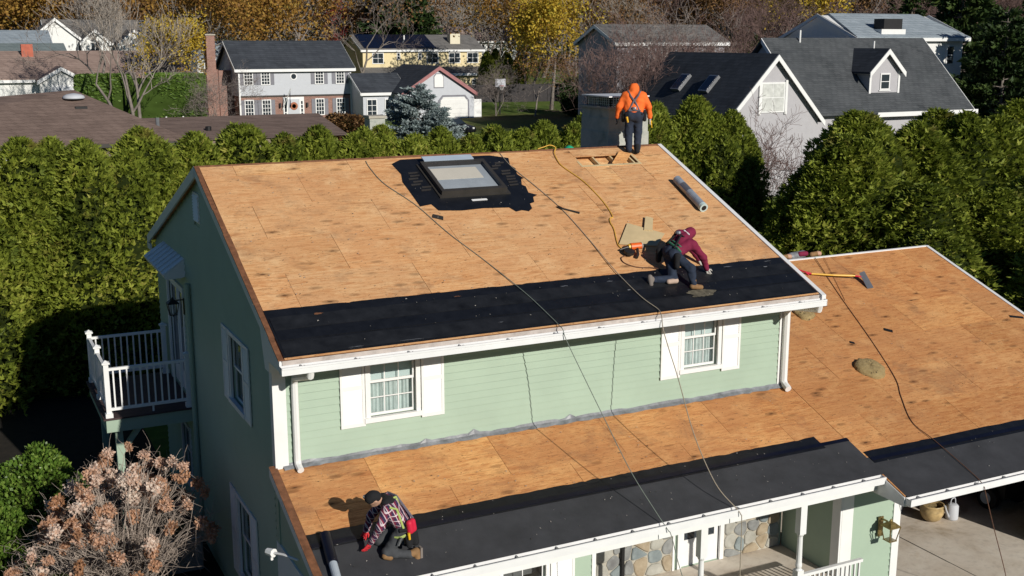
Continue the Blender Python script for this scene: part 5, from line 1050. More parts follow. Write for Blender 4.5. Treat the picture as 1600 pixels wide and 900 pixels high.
# ================================================================ people: signed-distance bodies turned into one continuous surface each
def surface_nets(V, org, h):
    ins = V < 0; nx, ny, nz = V.shape; c = np.zeros((nx-1, ny-1, nz-1), int); corner = [(i, j, k) for i in (0, 1) for j in (0, 1) for k in (0, 1)]
    sl = lambda A, o: A[o[0]:o[0]+nx-1, o[1]:o[1]+ny-1, o[2]:o[2]+nz-1]
    for o in corner: c += sl(ins, o)
    mask = (c > 0) & (c < 8); idx = -np.ones(mask.shape, int); cells = np.argwhere(mask); idx[mask] = np.arange(len(cells)); acc = np.zeros((len(cells), 3)); cnt = np.zeros(len(cells))
    vals = {o: sl(V, o)[mask] for o in corner}
    for a in corner:
        for ax in range(3):
            if a[ax]: continue
            b = list(a); b[ax] = 1; b = tuple(b); va, vb = vals[a], vals[b]; m = (va < 0) != (vb < 0); t = np.where(m, va/(va-vb+1e-12), 0); p = np.tile(np.array(a, float), (len(cells), 1)); p[:, ax] += t; acc[m] += p[m]; cnt[m] += 1
    P = (cells + acc/np.maximum(cnt, 1)[:, None])*h + org; F = []
    for ax in range(3):
        o1, o2 = [(1, 2), (2, 0), (0, 1)][ax]; A = np.moveaxis(ins, ax, 0); e = A[:-1] != A[1:]; w = np.argwhere(np.moveaxis(e, 0, ax)); s = ins[tuple(w.T)]
        ok = (w[:, o1] > 0) & (w[:, o2] > 0) & (w[:, o1] < V.shape[o1]-1) & (w[:, o2] < V.shape[o2]-1); w = w[ok]; s = s[ok]; q = []
        for d1, d2 in ((-1, -1), (0, -1), (0, 0), (-1, 0)):
            cc = w.copy(); cc[:, o1] += d1; cc[:, o2] += d2; q.append(idx[tuple(cc.T)])
        q = np.stack(q, 1); q[~s] = q[~s][:, ::-1]; F.append(q)
    return P, np.concatenate(F)
def sdf(name, prims, mat, parent, vox=.018, k=.035, rough=0.0, seed=0):
    """prims: (a, b, ra, rb) tapered capsules blended smoothly"""
    pts = np.array([p[i] for p in prims for i in (0, 1)]); rr = max(max(p[2], p[3]) for p in prims) + .06; lo = pts.min(0)-rr; hi = pts.max(0)+rr; n = np.ceil((hi-lo)/vox).astype(int)+1
    X = np.stack(np.meshgrid(*[lo[i]+np.arange(n[i])*vox for i in range(3)], indexing='ij'), -1); D = None
    for a, b, ra, rb in prims:
        a = np.array(a, float); b = np.array(b, float); ab = b-a; t = np.clip(((X-a)@ab)/max(ab@ab, 1e-9), 0, 1); d = np.linalg.norm(X-(a+t[..., None]*ab), axis=-1)-(ra+(rb-ra)*t)
        if D is None: D = d
        else: hh = np.clip(.5+.5*(D-d)/k, 0, 1); D = D*(1-hh)+d*hh-k*hh*(1-hh)
    if rough: 
        ph = seed; D = D + rough*(np.sin(X[..., 0]*23+np.sin(X[..., 2]*17+ph)*1.5+ph)*np.sin(X[..., 1]*19+1.3*np.sin(X[..., 0]*13))*np.sin(X[..., 2]*31+np.sin(X[..., 1]*21)*2))
    P, F = surface_nets(D, lo, vox); L = root_of(parent).location; me = fast_mesh(name, P-np.array(L), F, smooth=True); return link(name, me, mat, parent)
v3 = lambda *a: np.array(a, float)
M['skin'] = paint('skin', (.50, .29, .20), .55, .1); M['eye'] = paint('eye', (.03, .02, .02), .2, .1); M['hivis'] = paint('orange hooded jacket', (.90, .165, .025), .8, .16, .3, 9); M['denim'] = paint('dark navy work trousers', (.020, .030, .055), .85, .35, .4, 12); M['boot'] = paint('tan leather boots', (.27, .15, .065), .8, .3, .3, 14); M['sole'] = paint('pale boot sole', (.20, .17, .15), .9, .2)
M['maroon'] = paint('maroon hoodie', (.20, .012, .048), .85, .22, .3, 9); M['char'] = paint('charcoal work trousers', (.055, .058, .064), .85, .3, .4, 9); M['blk'] = paint('black knit', (.012, .012, .014), .9, .3, .3, 30); M['webbing'] = paint('grey webbing', (.13, .12, .15), .7, .3); M['limeweb'] = paint('lime webbing', (.42, .52, .15), .7, .2); M['greenweb'] = paint('green webbing', (.03, .13, .075), .7, .2); M['redbag'] = paint('red pouch', (.62, .015, .05), .6, .12); M['redglove'] = paint('red glove', (.62, .03, .04), .7, .15); M['greyglove'] = paint('pale grey glove', (.5, .47, .43), .8, .15); M['yelltool'] = paint('yellow plastic', (.75, .42, .02), .4, .1); M['orangetool'] = paint('orange plastic', (.80, .14, .02), .35, .1)
def plaidmat():
    n = NT('plaid flannel'); tc = n.node("ShaderNodeTexCoord"); sep = n.node("ShaderNodeSeparateXYZ"); n.l.new(tc.outputs['Object'], sep.inputs[0]); u = n.math('ADD', sep.outputs[0], n.math('MULTIPLY', sep.outputs[2], .45)); w = n.math('SUBTRACT', n.math('MULTIPLY', sep.outputs[1], 1.0), n.math('MULTIPLY', sep.outputs[2], .85))
    def stripe(c, per, wd): f = n.math('FRACT', n.math('MULTIPLY', n.math('ADD', c, 10.0), 1/per)); return n.math('LESS_THAN', f, wd)
    base = n.mix(stripe(u, .09, .45), (.03, .018, .06), (.20, .012, .04)); base = n.mix(n.math('MULTIPLY', stripe(w, .09, .45), .5), base, (.16, .01, .04))
    base = n.mix(n.math('MULTIPLY', stripe(u, .09, .16), .75), base, (.72, .62, .64)); base = n.mix(n.math('MULTIPLY', stripe(w, .09, .16), .75), base, (.72, .62, .64)); n.color(base).rough(.9); return n.m
M['plaid'] = plaidmat()
def head(parent, body, c, f, u, covered):
    """head prims (skull, jaw, nose, ears) appended to the body list; returns eye builder"""
    c = np.array(c); f = unit(np.array(f)); u = unit(np.array(u)-f*np.dot(u, f)); r = np.cross(f, u)
    body += [(c+u*.03-f*.02, c+u*.03+f*.02, .092, .088), (c-u*.05+f*.03, c-u*.07+f*.055, .062, .045), (c+f*.095-u*.005, c+f*.115-u*.03, .014, .018), (c+r*.092-u*.01, c+r*.096-u*.035, .014, .012), (c-r*.092-u*.01, c-r*.096-u*.035, .014, .012), (c+f*.098-u*.062, c+f*.098-u*.064, .014, .014)]
    def eyes():
        L = root_of(parent).location
        for s in (-1, 1): p = c+f*.088+r*.034*s+u*.012; o = MB().lathe(tuple(p), [(.002, -.011), (.009, -.006), (.011, 0), (.009, .006), (.002, .011)], 8).build("eye", M['eye'], parent)
    return eyes
def hand(parent, wrist, tip_dir, palm_up, mat, spread=.4, curl=.35, name="glove", size=1.0, side=1):
    """palm, four unequal bent fingers, thumb from the side of the palm"""
    w = np.array(wrist); d = unit(np.array(tip_dir, float)); n = np.array(palm_up, float); n = unit(n-d*np.dot(n, d)); s = np.cross(d, n)*side; P = [(w-d*.03, w+d*.02, .034, .036), (w+d*.02-s*.02, w+d*.085-s*.026, .024, .022), (w+d*.02+s*.02, w+d*.085+s*.026, .024, .022)]
    for i, L in enumerate((.072, .084, .078, .060)):
        off = (i-1.5)*.022; a = w+d*.09+s*off; dd = unit(d+s*(i-1.5)*spread*.35); k = a+dd*L*.55; e = k+unit(dd-n*curl*1.6)*L*.5; P += [(a, k, .0115, .0105), (k, e, .0105, .009)]
    a = w+d*.03+s*-.034; k = a+unit(d*.6-s*.8)*.045; P += [(a, k, .015, .0125), (k, k+unit(d*.95-s*.2-n*curl*.5)*.036, .0125, .0105)]
    return sdf(name, P, mat, parent, .0075, .009)
def strap(parent, pts, mat, r=.022, name="harness"): return MB().tube([tuple(p) for p in pts], r, 6).build(name, mat, parent)
# ---------------------------------------------------------------- worker in orange, standing at the ridge with his back to us
O = v3(10.11, 4.66, 4.615); fw = unit(v3(.50, .866, 0)); rt = v3(fw[1], -fw[0], 0); up_ = v3(0, 0, 1)
q = lambda a, b, c: O + rt*a + fw*b + up_*c
p1 = thing("person", tuple(O - v3(0, 0, .02)), "person in orange hooded jacket and harness standing at the ridge beside the chimney", "person")
B_ = []; ey = head(p1, B_, q(.0, .20, 1.52), fw*.75-up_*.65, up_*.8+fw*.5, True); neck = [(q(0, .06, 1.36), q(0, .16, 1.48), .06, .06)]
LEGL = [(q(-.10, 0, .92), q(-.11, .05, .50), .098, .072), (q(-.11, .05, .50), q(-.10, -.02, .10), .070, .052)]; LEGR = [(q(.10, 0, .92), q(.11, .06, .50), .098, .072), (q(.11, .06, .50), q(.10, .02, .10), .070, .052)]
TOR = [(q(-.10, .0, .98), q(-.13, .06, 1.32), .125, .125), (q(.10, .0, .98), q(.13, .06, 1.32), .125, .125), (q(-.17, .08, 1.35), q(.17, .08, 1.35), .085, .085)]
AL = [(q(-.22, .07, 1.35), q(-.345, .02, 1.10), .078, .064), (q(-.345, .02, 1.10), q(-.385, .07, .86), .062, .046)]; AR = [(q(.22, .07, 1.35), q(.345, .02, 1.10), .078, .064), (q(.345, .02, 1.10), q(.385, .07, .86), .062, .046)]
shrink = lambda L, s=.02: [(a, b, ra-s, rb-s) for a, b, ra, rb in L]; grow_ = lambda L, s: [(a, b, ra+s, rb+s) for a, b, ra, rb in L]
sdf("body", shrink(TOR)+shrink(LEGL)+shrink(LEGR)+shrink(AL, .012)+shrink(AR, .012)+neck+B_, M['skin'], p1, .02); ey()
sdf("jacket", grow_(TOR, .012)+grow_(AL, .012)+grow_(AR, .012)+[(q(0, .10, 1.42), q(0, .17, 1.52), .115, .128), (q(0, .0, 1.0), q(0, .0, 1.04), .17, .16)], M['hivis'], p1, .018, .045, .010, 1)
sdf("trousers", grow_(LEGL, .026)+grow_(LEGR, .026)+[(q(-.07, -.02, .90), q(.07, -.02, .90), .165, .165)], M['denim'], p1, .018, .04, .010, 3)
for s in (-1, 1): sdf("boot", [(q(s*.10, -.03, .05), q(s*.12, .16, .045), .055, .05), (q(s*.10, -.02, .05), q(s*.10, -.01, .18), .058, .06)], M['blk'], p1, .015, .03)
hand(p1, q(-.39, .08, .83), -up_+fw*.2, rt*1.0, M['blk'], .3, .5); hand(p1, q(.39, .08, .83), -up_+fw*.2, -rt, M['greyglove'], .3, .6, side=-1)
bz = lambda a, c: q(a, -.10-.02*c, 0)
sh_ = lambda a, u_: q(a, -.135+ (u_-1.0)*.16, u_)
strap(p1, [q(-.14, .02, 1.46), sh_(-.09, 1.36), sh_(.02, 1.22), sh_(.12, 1.02)], M['webbing'], .024); strap(p1, [q(.14, .02, 1.46), sh_(.09, 1.36), sh_(-.02, 1.22), sh_(-.12, 1.02)], M['webbing'], .024)
strap(p1, [q(-.22, .03, 1.0), q(-.12, -.16, 1.02), q(.12, -.16, 1.02), q(.22, .03, 1.0)], M['webbing'], .024); MB().lathe(tuple(q(0, -.15, 1.06)), [(.05, -.03), (.06, 0), (.05, .04)], 10).build("harness_ring", M['steel'], p1)
for a, w_, hgt, m in ((-.24, .11, .20, 'blk'), (.25, .10, .18, 'blk')): sdf("tool_pouch", [(q(a, -.04, .98), q(a*1.02, -.02, .98-hgt), .055, .05), (q(a, .06, .96), q(a, .06, .98-hgt), .05, .045)], M['blk'], p1, .018, .03)
MB().tube([tuple(q(-.17, -.16, .87)), tuple(q(-.14, -.18, .74))], [.028, .02], 8).build("tool", M['yelltool'], p1); strap(p1, [q(-.2, -.12, .93), q(0, -.15, .95), q(.2, -.12, .93)], M['blk'], .03, "tool_belt")
MB().tube([tuple(q(.42, .12, .77)), tuple(q(.44, .10, .60))], [.02, .012], 6).build("utility_knife", M['yelltool'], p1)
# ---------------------------------------------------------------- worker in plaid, kneeling on the porch roof
H_ = dict(knL=(1.104,-2.450,-.80), anL=(1.46,-2.55,-.855), hipL=(1.386,-2.45,-.436), hipR=(1.50,-2.20,-.42), knR=(1.074,-2.15,-.69), anR=(1.434,-2.25,-.75), pel=(1.436,-2.32,-.44), chest=(1.235,-2.28,-.09), shL=(1.101,-2.47,-.055), shR=(1.26,-2.07,-.03), neck=(1.115,-2.27,.02), head=(.965,-2.28,.085), elL=(.965,-2.55,-.289), wrL=(.865,-2.37,-.60), haL=(.83,-2.29,-.72), elR=(1.006,-2.0,-.306), wrR=(.93,-1.97,-.56))
k_ = {a: np.array(b, float) for a, b in H_.items()}
p2 = thing("person", (1.2, -2.35, -.88), "person in red plaid shirt and black beanie kneeling on the porch roof at lower left", "person")
B_ = []; hf = unit(v3(-.50, .12, -.85)); hu = unit(v3(-.80, .05, .50)); ey = head(p2, B_, k_['head'], hf, hu, True)
LL = [(k_['hipL'], k_['knL'], .10, .075), (k_['knL'], k_['anL'], .072, .052)]; LR = [(k_['hipR'], k_['knR'], .10, .075), (k_['knR'], k_['anR'], .072, .052)]
TO = [(k_['hipL']+v3(.02, .03, .05), k_['shL']+v3(.06, .05, -.07), .115, .115), (k_['hipR']+v3(.0, -.03, .05), k_['shR']+v3(.04, -.05, -.06), .115, .115), (k_['pel'], k_['chest'], .13, .14), (k_['shL']+v3(.03, .02, -.02), k_['shR'], .08, .08)]
A1 = [(k_['shL'], k_['elL'], .075, .06), (k_['elL'], k_['wrL'], .058, .042)]; A2 = [(k_['shR'], k_['elR'], .075, .06), (k_['elR'], k_['wrR'], .058, .042)]
sdf("body", shrink(TO)+shrink(LL)+shrink(LR)+shrink(A1, .012)+shrink(A2, .012)+[(k_['neck'], k_['head'], .058, .06)]+B_, M['skin'], p2, .018); ey()
sdf("shirt", grow_(TO, .010)+grow_(A1, .010)+grow_(A2, .010), M['plaid'], p2, .016, .04, .006, 2)
sdf("trousers", grow_(LL, .014)+grow_(LR, .014)+[(k_['hipL'], k_['hipR'], .125, .125)], M['char'], p2, .016, .04, .008, 5)
hc = k_['head']; sdf("beanie", [(hc+hu*.045-hf*.025, hc+hu*.06+hf*.005, .104, .10), (hc-hf*.06+hu*.0, hc-hf*.05-hu*.01, .085, .085)], M['blk'], p2, .014, .03)
sdf("hood", [(k_['neck']+v3(.03, -.08, -.01), k_['neck']+v3(.04, .10, .01), .085, .085), (k_['neck']+v3(.10, -.02, -.03), k_['neck']+v3(.16, .02, -.05), .11, .085)], M['blk'], p2, .015, .04)
MB().lathe(tuple(hc+hf*.02+hu*.11-v3(.0, -.05, 0)), [(.03, -.03), (.06, -.02), (.062, .01), (.02, .035)], 10).build("head_lamp", M['greyglove'], p2)
sdf("boot", [(k_['anL'], k_['anL']+v3(.10, -.0, .02), .062, .062), (k_['anL']+v3(.11, 0, .03), k_['anL']+v3(.13, -.02, -.14), .058, .048)], M['boot'], p2, .014, .03); MB().hexa([tuple(k_['anL']+v3(*o)) for o in ((.165, -.05, .09), (.20, -.05, .09), (.20, .05, .09), (.165, .05, .09), (.155, -.06, -.185), (.20, -.06, -.185), (.20, .04, -.185), (.155, .04, -.185))]).build("boot_sole", M['sole'], p2)
sdf("boot", [(k_['anR'], k_['anR']+v3(.10, 0, .02), .062, .062), (k_['anR']+v3(.11, 0, .03), k_['anR']+v3(.13, 0, -.12), .058, .048)], M['boot'], p2, .015, .03)
hand(p2, k_['wrL']+(k_['haL']-k_['wrL'])*.35, (k_['haL']-k_['wrL'])+v3(-.05, -.04, 0), v3(.6, -.5, .6), M['redglove'], .9, .25); hand(p2, k_['wrR'], v3(-.3, .1, -.8), v3(.6, .3, .4), M['redglove'], .6, .3, side=-1)
c = k_['chest']; strap(p2, [k_['shL']+v3(.0, .10, .09), k_['chest']+v3(.09, -.02, .155), k_['pel']+v3(.06, .10, .16)], M['limeweb'], .02); strap(p2, [k_['shL']+v3(.03, -.06, .06), k_['chest']+v3(.03, -.225, .03), k_['pel']+v3(-.08, -.24, .04)], M['limeweb'], .02); strap(p2, [k_['shR']+v3(.02, .02, .09), k_['chest']+v3(.12, .03, .15), k_['pel']+v3(.13, -.12, .14)], M['webbing'], .02)
strap(p2, [k_['hipL']+v3(-.10, -.10, .02), k_['hipL']+v3(.04, -.13, .03), k_['hipL']+v3(.15, -.05, .06)], M['blk'], .035, "tool_belt"); strap(p2, [k_['hipL']+v3(-.16, -.05, -.10), k_['hipL']+v3(-.10, -.125, -.09), k_['hipL']+v3(.02, -.14, -.05)], M['limeweb'], .024)
sdf("red_pouch", [(k_['hipL']+v3(.05, -.15, .14), k_['hipL']+v3(.07, -.14, .01), .055, .06), (k_['hipL']+v3(.12, -.10, .14), k_['hipL']+v3(.13, -.11, .02), .055, .06)], M['redbag'], p2, .014, .03)
sdf("tool_pouch", [(k_['hipL']+v3(.14, -.09, -.04), k_['hipL']+v3(.17, -.10, -.22), .07, .065), (k_['hipL']+v3(.03, -.13, -.08), k_['hipL']+v3(.05, -.14, -.24), .06, .05)], M['blk'], p2, .015, .03)
MB().tube([tuple(k_['hipL']+v3(.02, -.20, .0)), tuple(k_['hipL']+v3(.03, -.21, -.11))], [.024, .02], 8).build("tool", M['yelltool'], p2); MB().tube([tuple(k_['hipL']+v3(-.10, -.19, -.06)), tuple(k_['hipL']+v3(-.15, -.18, -.19))], .016, 6).build("carabiner", M['steel'], p2)
sdf("knee_pad", [(k_['knL']+v3(-.05, -.04, -.03), k_['knL']+v3(.03, -.06, -.06), .055, .05)], M['boot'], p2, .014)
# ---------------------------------------------------------------- worker in maroon, crouching on the upper roof
H_ = dict(hipR=(8.13,-.05,3.09), hipL=(8.16,.20,3.12), pel=(8.13,.08,3.13), knR=(8.30,-.40,2.86), anR=(8.335,-.46,2.53), knL=(8.032,-.20,2.63), anL=(7.611,-.15,2.655), chest=(8.45,.12,3.33), shR=(8.56,-.08,3.26), shL=(8.55,.36,3.40), neck=(8.64,.22,3.42), head=(8.75,.30,3.41), elR=(8.82,-.08,2.98), wrR=(8.93,-.06,2.74), haR=(8.97,-.07,2.66), elL=(8.86,.42,3.10), wrL=(8.98,.30,2.88))
k_ = {a: np.array(b, float) for a, b in H_.items()}
p3 = thing("person", (8.2, -.2, 2.55), "person in maroon hoodie crouching on the black underlayment of the upper roof", "person")
B_ = []; hf = unit(v3(.55, .1, -.8)); hu = unit(v3(.75, .1, .6)); ey = head(p3, B_, k_['head'], hf, hu, True)
LL = [(k_['hipL'], k_['knL'], .10, .075), (k_['knL'], k_['anL'], .072, .052)]; LR = [(k_['hipR'], k_['knR'], .10, .075), (k_['knR'], k_['anR'], .074, .054)]
TO = [(k_['hipR']+v3(.04, .03, .03), k_['shR']+v3(-.06, .05, .0), .11, .115), (k_['hipL']+v3(.03, -.03, .03), k_['shL']+v3(-.05, -.05, .0), .11, .115), (k_['pel'], k_['chest'], .12, .13), (k_['shL'], k_['shR'], .078, .078)]
A1 = [(k_['shR'], k_['elR'], .075, .06), (k_['elR'], k_['wrR'], .058, .042)]; A2 = [(k_['shL'], k_['elL'], .075, .06), (k_['elL'], k_['wrL'], .058, .042)]
sdf("body", shrink(TO)+shrink(LL)+shrink(LR)+shrink(A1, .012)+shrink(A2, .012)+[(k_['neck'], k_['head'], .058, .06)]+B_, M['skin'], p3, .018); ey()
sdf("hoodie", grow_(TO[:2], .008)+grow_([(k_['chest']-v3(.2, 0, .12), k_['chest'], .12, .135)], .01)+grow_(TO[3:], .012)+grow_(A1, .012)+grow_(A2, .012)+[(k_['neck']-v3(.02, 0, 0), k_['head']+hu*.02-hf*.02, .11, .118)], M['maroon'], p3, .016, .045, .008, 4)
sdf("trousers", grow_(LL, .014)+grow_(LR, .014)+[(k_['hipL'], k_['hipR'], .135, .135), (k_['pel'], k_['pel']+v3(.06, 0, .04), .135, .13)], M['denim'], p3, .016, .04, .009, 6)
sdf("boot", [(k_['anR']-v3(.03, 0, .02), k_['anR']+v3(.15, -.04, -.045), .058, .05), (k_['anR'], k_['anR']+v3(0, .01, .09), .058, .06)], M['boot'], p3, .014, .03)
sdf("boot", [(k_['anL'], k_['anL']-v3(.09, 0, -.0), .06, .06), (k_['anL']-v3(.10, -.0, -.06), k_['anL']-v3(.11, .06, .08), .052, .046)], M['sole'], p3, .014, .03)
hand(p3, k_['wrR'], k_['haR']-k_['wrR'], v3(-.6, -.6, .3), M['greyglove'], .4, .6); hand(p3, k_['wrL'], v3(.4, -.2, -.8), v3(-.5, .5, .3), M['greyglove'], .4, .6, side=-1)
strap(p3, [k_['shR']+v3(-.08, .09, .10), k_['chest']+v3(-.10, -.08, .13), k_['pel']+v3(-.02, -.16, .10)], M['blk'], .022); strap(p3, [k_['shL']+v3(-.06, -.06, .09), k_['chest']+v3(-.12, .04, .15), k_['pel']+v3(-.03, .12, .14)], M['blk'], .022)
strap(p3, [k_['pel']+v3(.10, -.22, .02), k_['pel']+v3(.04, -.20, .10), k_['pel']+v3(-.02, .0, .19), k_['pel']+v3(.02, .16, .15)], M['greenweb'], .026); strap(p3, [k_['pel']+v3(.18, -.20, .06), k_['pel']+v3(.10, -.16, .15), k_['pel']+v3(.06, .02, .22)], M['greenweb'], .02)
MB().lathe(tuple(k_['chest']+v3(-.13, -.02, .16)), [(.045, -.02), (.06, 0), (.05, .04), (.02, .05)], 10).build("lanyard_pack", M['steel'], p3); strap(p3, [k_['neck']+v3(-.05, -.12, .02), k_['neck']+v3(-.09, .0, .09), k_['neck']+v3(-.06, .10, .07)], M['white'], .016, "neck_stripe")
sdf("tool_pouch", [(k_['hipR']+v3(-.02, -.15, .0), k_['hipR']+v3(-.03, -.16, -.2), .07, .06)], M['blk'], p3, .016, .03); sdf("tool_pouch", [(k_['hipL']+v3(-.14, .1, .0), k_['hipL']+v3(-.16, .1, -.18), .07, .06)], M['blk'], p3, .016, .03)
sdf("knee_pad", [(k_['knL']+v3(.02, -.06, -.02), k_['knL']+v3(-.16, -.07, -.02), .055, .05)], paint('pale leather', (.52, .38, .30), .8, .2), p3, .014)
# ================================================================ tools, ropes and materials on the roof
U = lambda x, y, h=.0: tuple(Vector((x, y, zu(y))) + NU*h); Lw = lambda x, y, h=.0: tuple(Vector((x, y, zl(y))) + NL*h)
M['rope_g'] = paint('grey green rope', (.17, .20, .17), .8, .3, 0, 40); M['rope_t'] = paint('tan rope', (.34, .29, .22), .8, .3, 0, 40); M['rope_b'] = paint('brown rope', (.13, .06, .035), .8, .3, 0, 40); M['hose'] = paint('yellow air hose', (.72, .42, .06), .5, .1)
def smooth_path(P, n=8):
    P = [Vector(p) for p in P]; out_ = []
    for i in range(len(P)-1):
        a, b, c, d = P[max(i-1, 0)], P[i], P[i+1], P[min(i+2, len(P)-1)]
        for k in range(n):
            t = k/n; out_.append(.5*((2*b)+(-a+c)*t+(2*a-5*b+4*c-d)*t*t+(-a+3*b-3*c+d)*t**3))
    return out_ + [P[-1]]
def rope(name, P, r, mat, label, cat="rope", n=8): return tag(MB().tube(smooth_path(P, n), r, 6).build(name, mat, smooth=True), label, cat)
h = .014
rope("safety_rope", [U(3.47, 4.9, h), U(3.46, 4.6, h), U(3.54, 3.97, h), U(3.90, 3.09, h), U(4.16, 2.05, h), U(4.51, 1.01, h), U(4.80, -.06, .036), U(4.95, -.85, .036), (4.965, -1.10, 2.235), (4.97, -1.225, 2.19), (5.02, -1.27, 2.0), (5.18, -1.5, 1.50), (5.374, -1.95, .778), (5.654, -2.5, -.166), (5.95, -2.9, -.85), (6.085, -3.085, -1.14), (6.12, -3.16, -1.25), (6.20, -3.4, -1.9), (6.45, -4.2, -3.6)], .0085, M['rope_g'], "grey green rope running from the ridge left of the skylight down past the porch gutter")
rope("safety_rope", [U(6.71, 4.95, h), U(6.72, 4.35, h), U(6.90, 3.43, h), U(7.03, 2.52, h), U(7.04, 1.43, h), U(6.99, .32, .036), U(7.05, -.52, .036), U(7.17, -.93, .036), (7.13, -1.12, 2.235), (7.09, -1.225, 2.18), (7.075, -1.3, 1.98), (7.08, -1.5, 1.64), (7.106, -1.8, 1.13), (7.149, -2.3, .188), (7.328, -2.75, -.616), (7.60, -3.02, -1.04), (7.655, -3.09, -1.14), (7.67, -3.12, -1.3), (7.70, -3.1, -2.37), (7.72, -3.1, -4.1)], .0095, M['rope_t'], "tan rope from the ridge right of the skylight down across the right window")
rope("safety_rope", [Lw(15.7, 4.42, .03), Lw(15.25, 3.2, h), Lw(15.0, 2.5, h), Lw(14.49, .99, h), Lw(13.95, -.39, h), Lw(13.56, -.99, h), Lw(13.13, -1.77, h), Lw(13.14, -2.40, .032), Lw(13.15, -3.45, .03), (13.16, -3.70, -1.38), (13.18, -3.74, -1.5), (13.477, -3.75, -2.25), (13.935, -3.8, -3.44), (14.1, -3.8, -4.1)], .009, M['rope_b'], "dark rope running down the right garage roof past the brown clump")
rope("thin_line", [Lw(15.98, 4.40, .03), Lw(15.5, 3.4, h), Lw(15.06, 2.52, h)], .005, M['rope_b'], "thin second line joining the dark rope on the garage roof", "rope")
rope("air_hose", [(7.75, 5.07, 4.78), (7.9, 5.05, 4.82), (8.05, 5.02, 4.86), (8.17, 4.97, 4.80), (8.06, 4.82, 4.70), U(7.97, 4.5, .02), U(7.97, 4.23, .016), U(8.13, 3.63, .016), U(8.16, 3.1, .016), U(8.14, 2.64, .016), U(8.05, 2.18, .016), U(7.94, 2.1, .02), U(7.86, 1.95, .016), U(7.80, 1.7, .016), U(7.58, 1.18, .016), U(7.60, .95, .02)], .0125, M['hose'], "yellow air hose snaking from the ridge to the nail gun", "hose")
rope("air_hose", [U(7.52, .78, .02), U(7.38, .72, .016), U(7.36, .55, .016), U(7.55, .38, .016), U(7.85, .30, .03), U(8.0, .2, .04)], .010, M['rope_b'], "short dark hose curling beside the nail gun", "hose")
# rope grab hardware
t = thing("rope_grab", U(7.0, 2.6, .01), "dark steel rope grab with lanyard lying on the middle rope", "rope grab")
MB().tube([U(6.97, 2.66, .03), U(7.03, 2.56, .03)], .03, 8).build("body", M['iron'], t); MB().tube([U(7.02, 2.60, .03), U(7.18, 2.50, .02), U(7.35, 2.38, .02)], [.016, .02, .026], 6).build("lanyard", M['iron'], t)
# nail gun
t = thing("nail_gun", U(7.65, .85, .0), "orange and black nail gun lying left of the person in maroon", "nail gun")
MB().tube([U(7.72, .95, .10), U(7.95, .93, .12)], [.075, .07], 12).build("body", M['orangetool'], t); MB().tube([U(7.955, .93, .12), U(7.985, .928, .122)], [.074, .05], 12).build("cap", M['greyglove'], t); MB().tube([U(7.70, .95, .10), U(7.66, .95, .10)], [.06, .05], 10).build("nose_collar", M['yelltool'], t)
MB().tube([U(7.66, .95, .09), U(7.48, .95, .05)], [.035, .018], 8).build("nose", M['iron'], t); MB().tube([U(7.85, .90, .09), U(7.78, .74, .05), U(7.70, .66, .04)], [.032, .03, .034], 8).build("handle", M['iron'], t)
MB().tube([U(7.60, .80, .06), U(7.60, .80, .12)], .11, 14).build("coil_magazine", M['iron'], t)
# plywood offcuts
def roofboard(name, pts, fn, nrm, lift, th, mat, label, cat): o = MB(); roofpoly(o, pts, fn, nrm, lift, th); return tag(o.build(name, mat), label, cat)
roofboard("plywood_offcut", [(7.60, 1.17), (8.40, .99), (8.86, 1.38), (8.22, 1.86)], zu, NU, .02, .018, M['newply'], "large pale plywood offcut behind the nail gun", "board"); roofboard("plywood_offcut", [(8.44, 1.55), (8.62, 1.50), (8.92, 1.94), (8.77, 2.02)], zu, NU, .042, .018, M['newply'], "narrow pale plywood strip lying over the large offcut", "board")
roofboard("shingle_scrap", [(4.06, 2.62), (4.25, 2.50), (4.30, 2.62), (4.12, 2.73)], zu, NU, .012, .01, M['skyframe'], "dark shingle scrap below the skylight patch", "scrap"); roofboard("shingle_scrap", [(15.14, 1.22), (15.30, 1.10), (15.36, 1.18), (15.2, 1.3)], zl, NL, .01, .01, M['dark'], "dark scrap in the middle of the garage roof", "scrap"); roofboard("shingle_scrap", [(19.2, 1.02), (19.55, .9), (19.58, .97), (19.24, 1.1)], zl, NL, .01, .01, M['dark'], "dark scrap by the right rake of the garage roof", "scrap"); roofboard("shingle_scrap", [(13.84, .96), (13.93, .90), (13.96, .96), (13.88, 1.02)], zl, NL, .01, .01, M['dark'], "tiny dark chip above the brown clump", "scrap")
# underlayment rolls
t = thing("membrane_roll", U(10.4, 2.65, 0), "grey blue roll of underlayment lying near the right rake", "roll"); a, b = U(10.43, 3.30, .10), U(10.35, 2.10, .10); d_ = (Vector(b)-Vector(a)).normalized()
MB().tube([a, b], .098, 18).build("roll", paint('grey blue wrapper', (.30, .34, .40), .35, .3, 0, 6), t, smooth=False); MB().tube([tuple(Vector(b)-d_*.09), tuple(Vector(b)+d_*.004)], .1005, 18).build("band", M['blind'], t); MB().tube([tuple(Vector(b)+d_*.003), tuple(Vector(b)+d_*.010)], .06, 14).build("core", M['dark'], t); MB().tube([tuple(Vector(a)+d_*.30), tuple(Vector(a)+d_*.62)], .0995, 18).build("label_band", M['steel'], t)
t = thing("membrane_roll", Lw(.2, -2.3, 0), "black roll of membrane with pale end at the lower left roof corner", "roll"); a, b = Lw(.27, -1.80, .095), Lw(.20, -2.42, .095)
MB().tube([a, b], .088, 18).build("roll", M['navy'], t); d_ = (Vector(b)-Vector(a)).normalized(); MB().tube([tuple(Vector(b)-d_*.06), tuple(Vector(b)+d_*.42)], .070, 16).build("core", paint('pale blue tube', (.42, .47, .52), .5, .1), t)
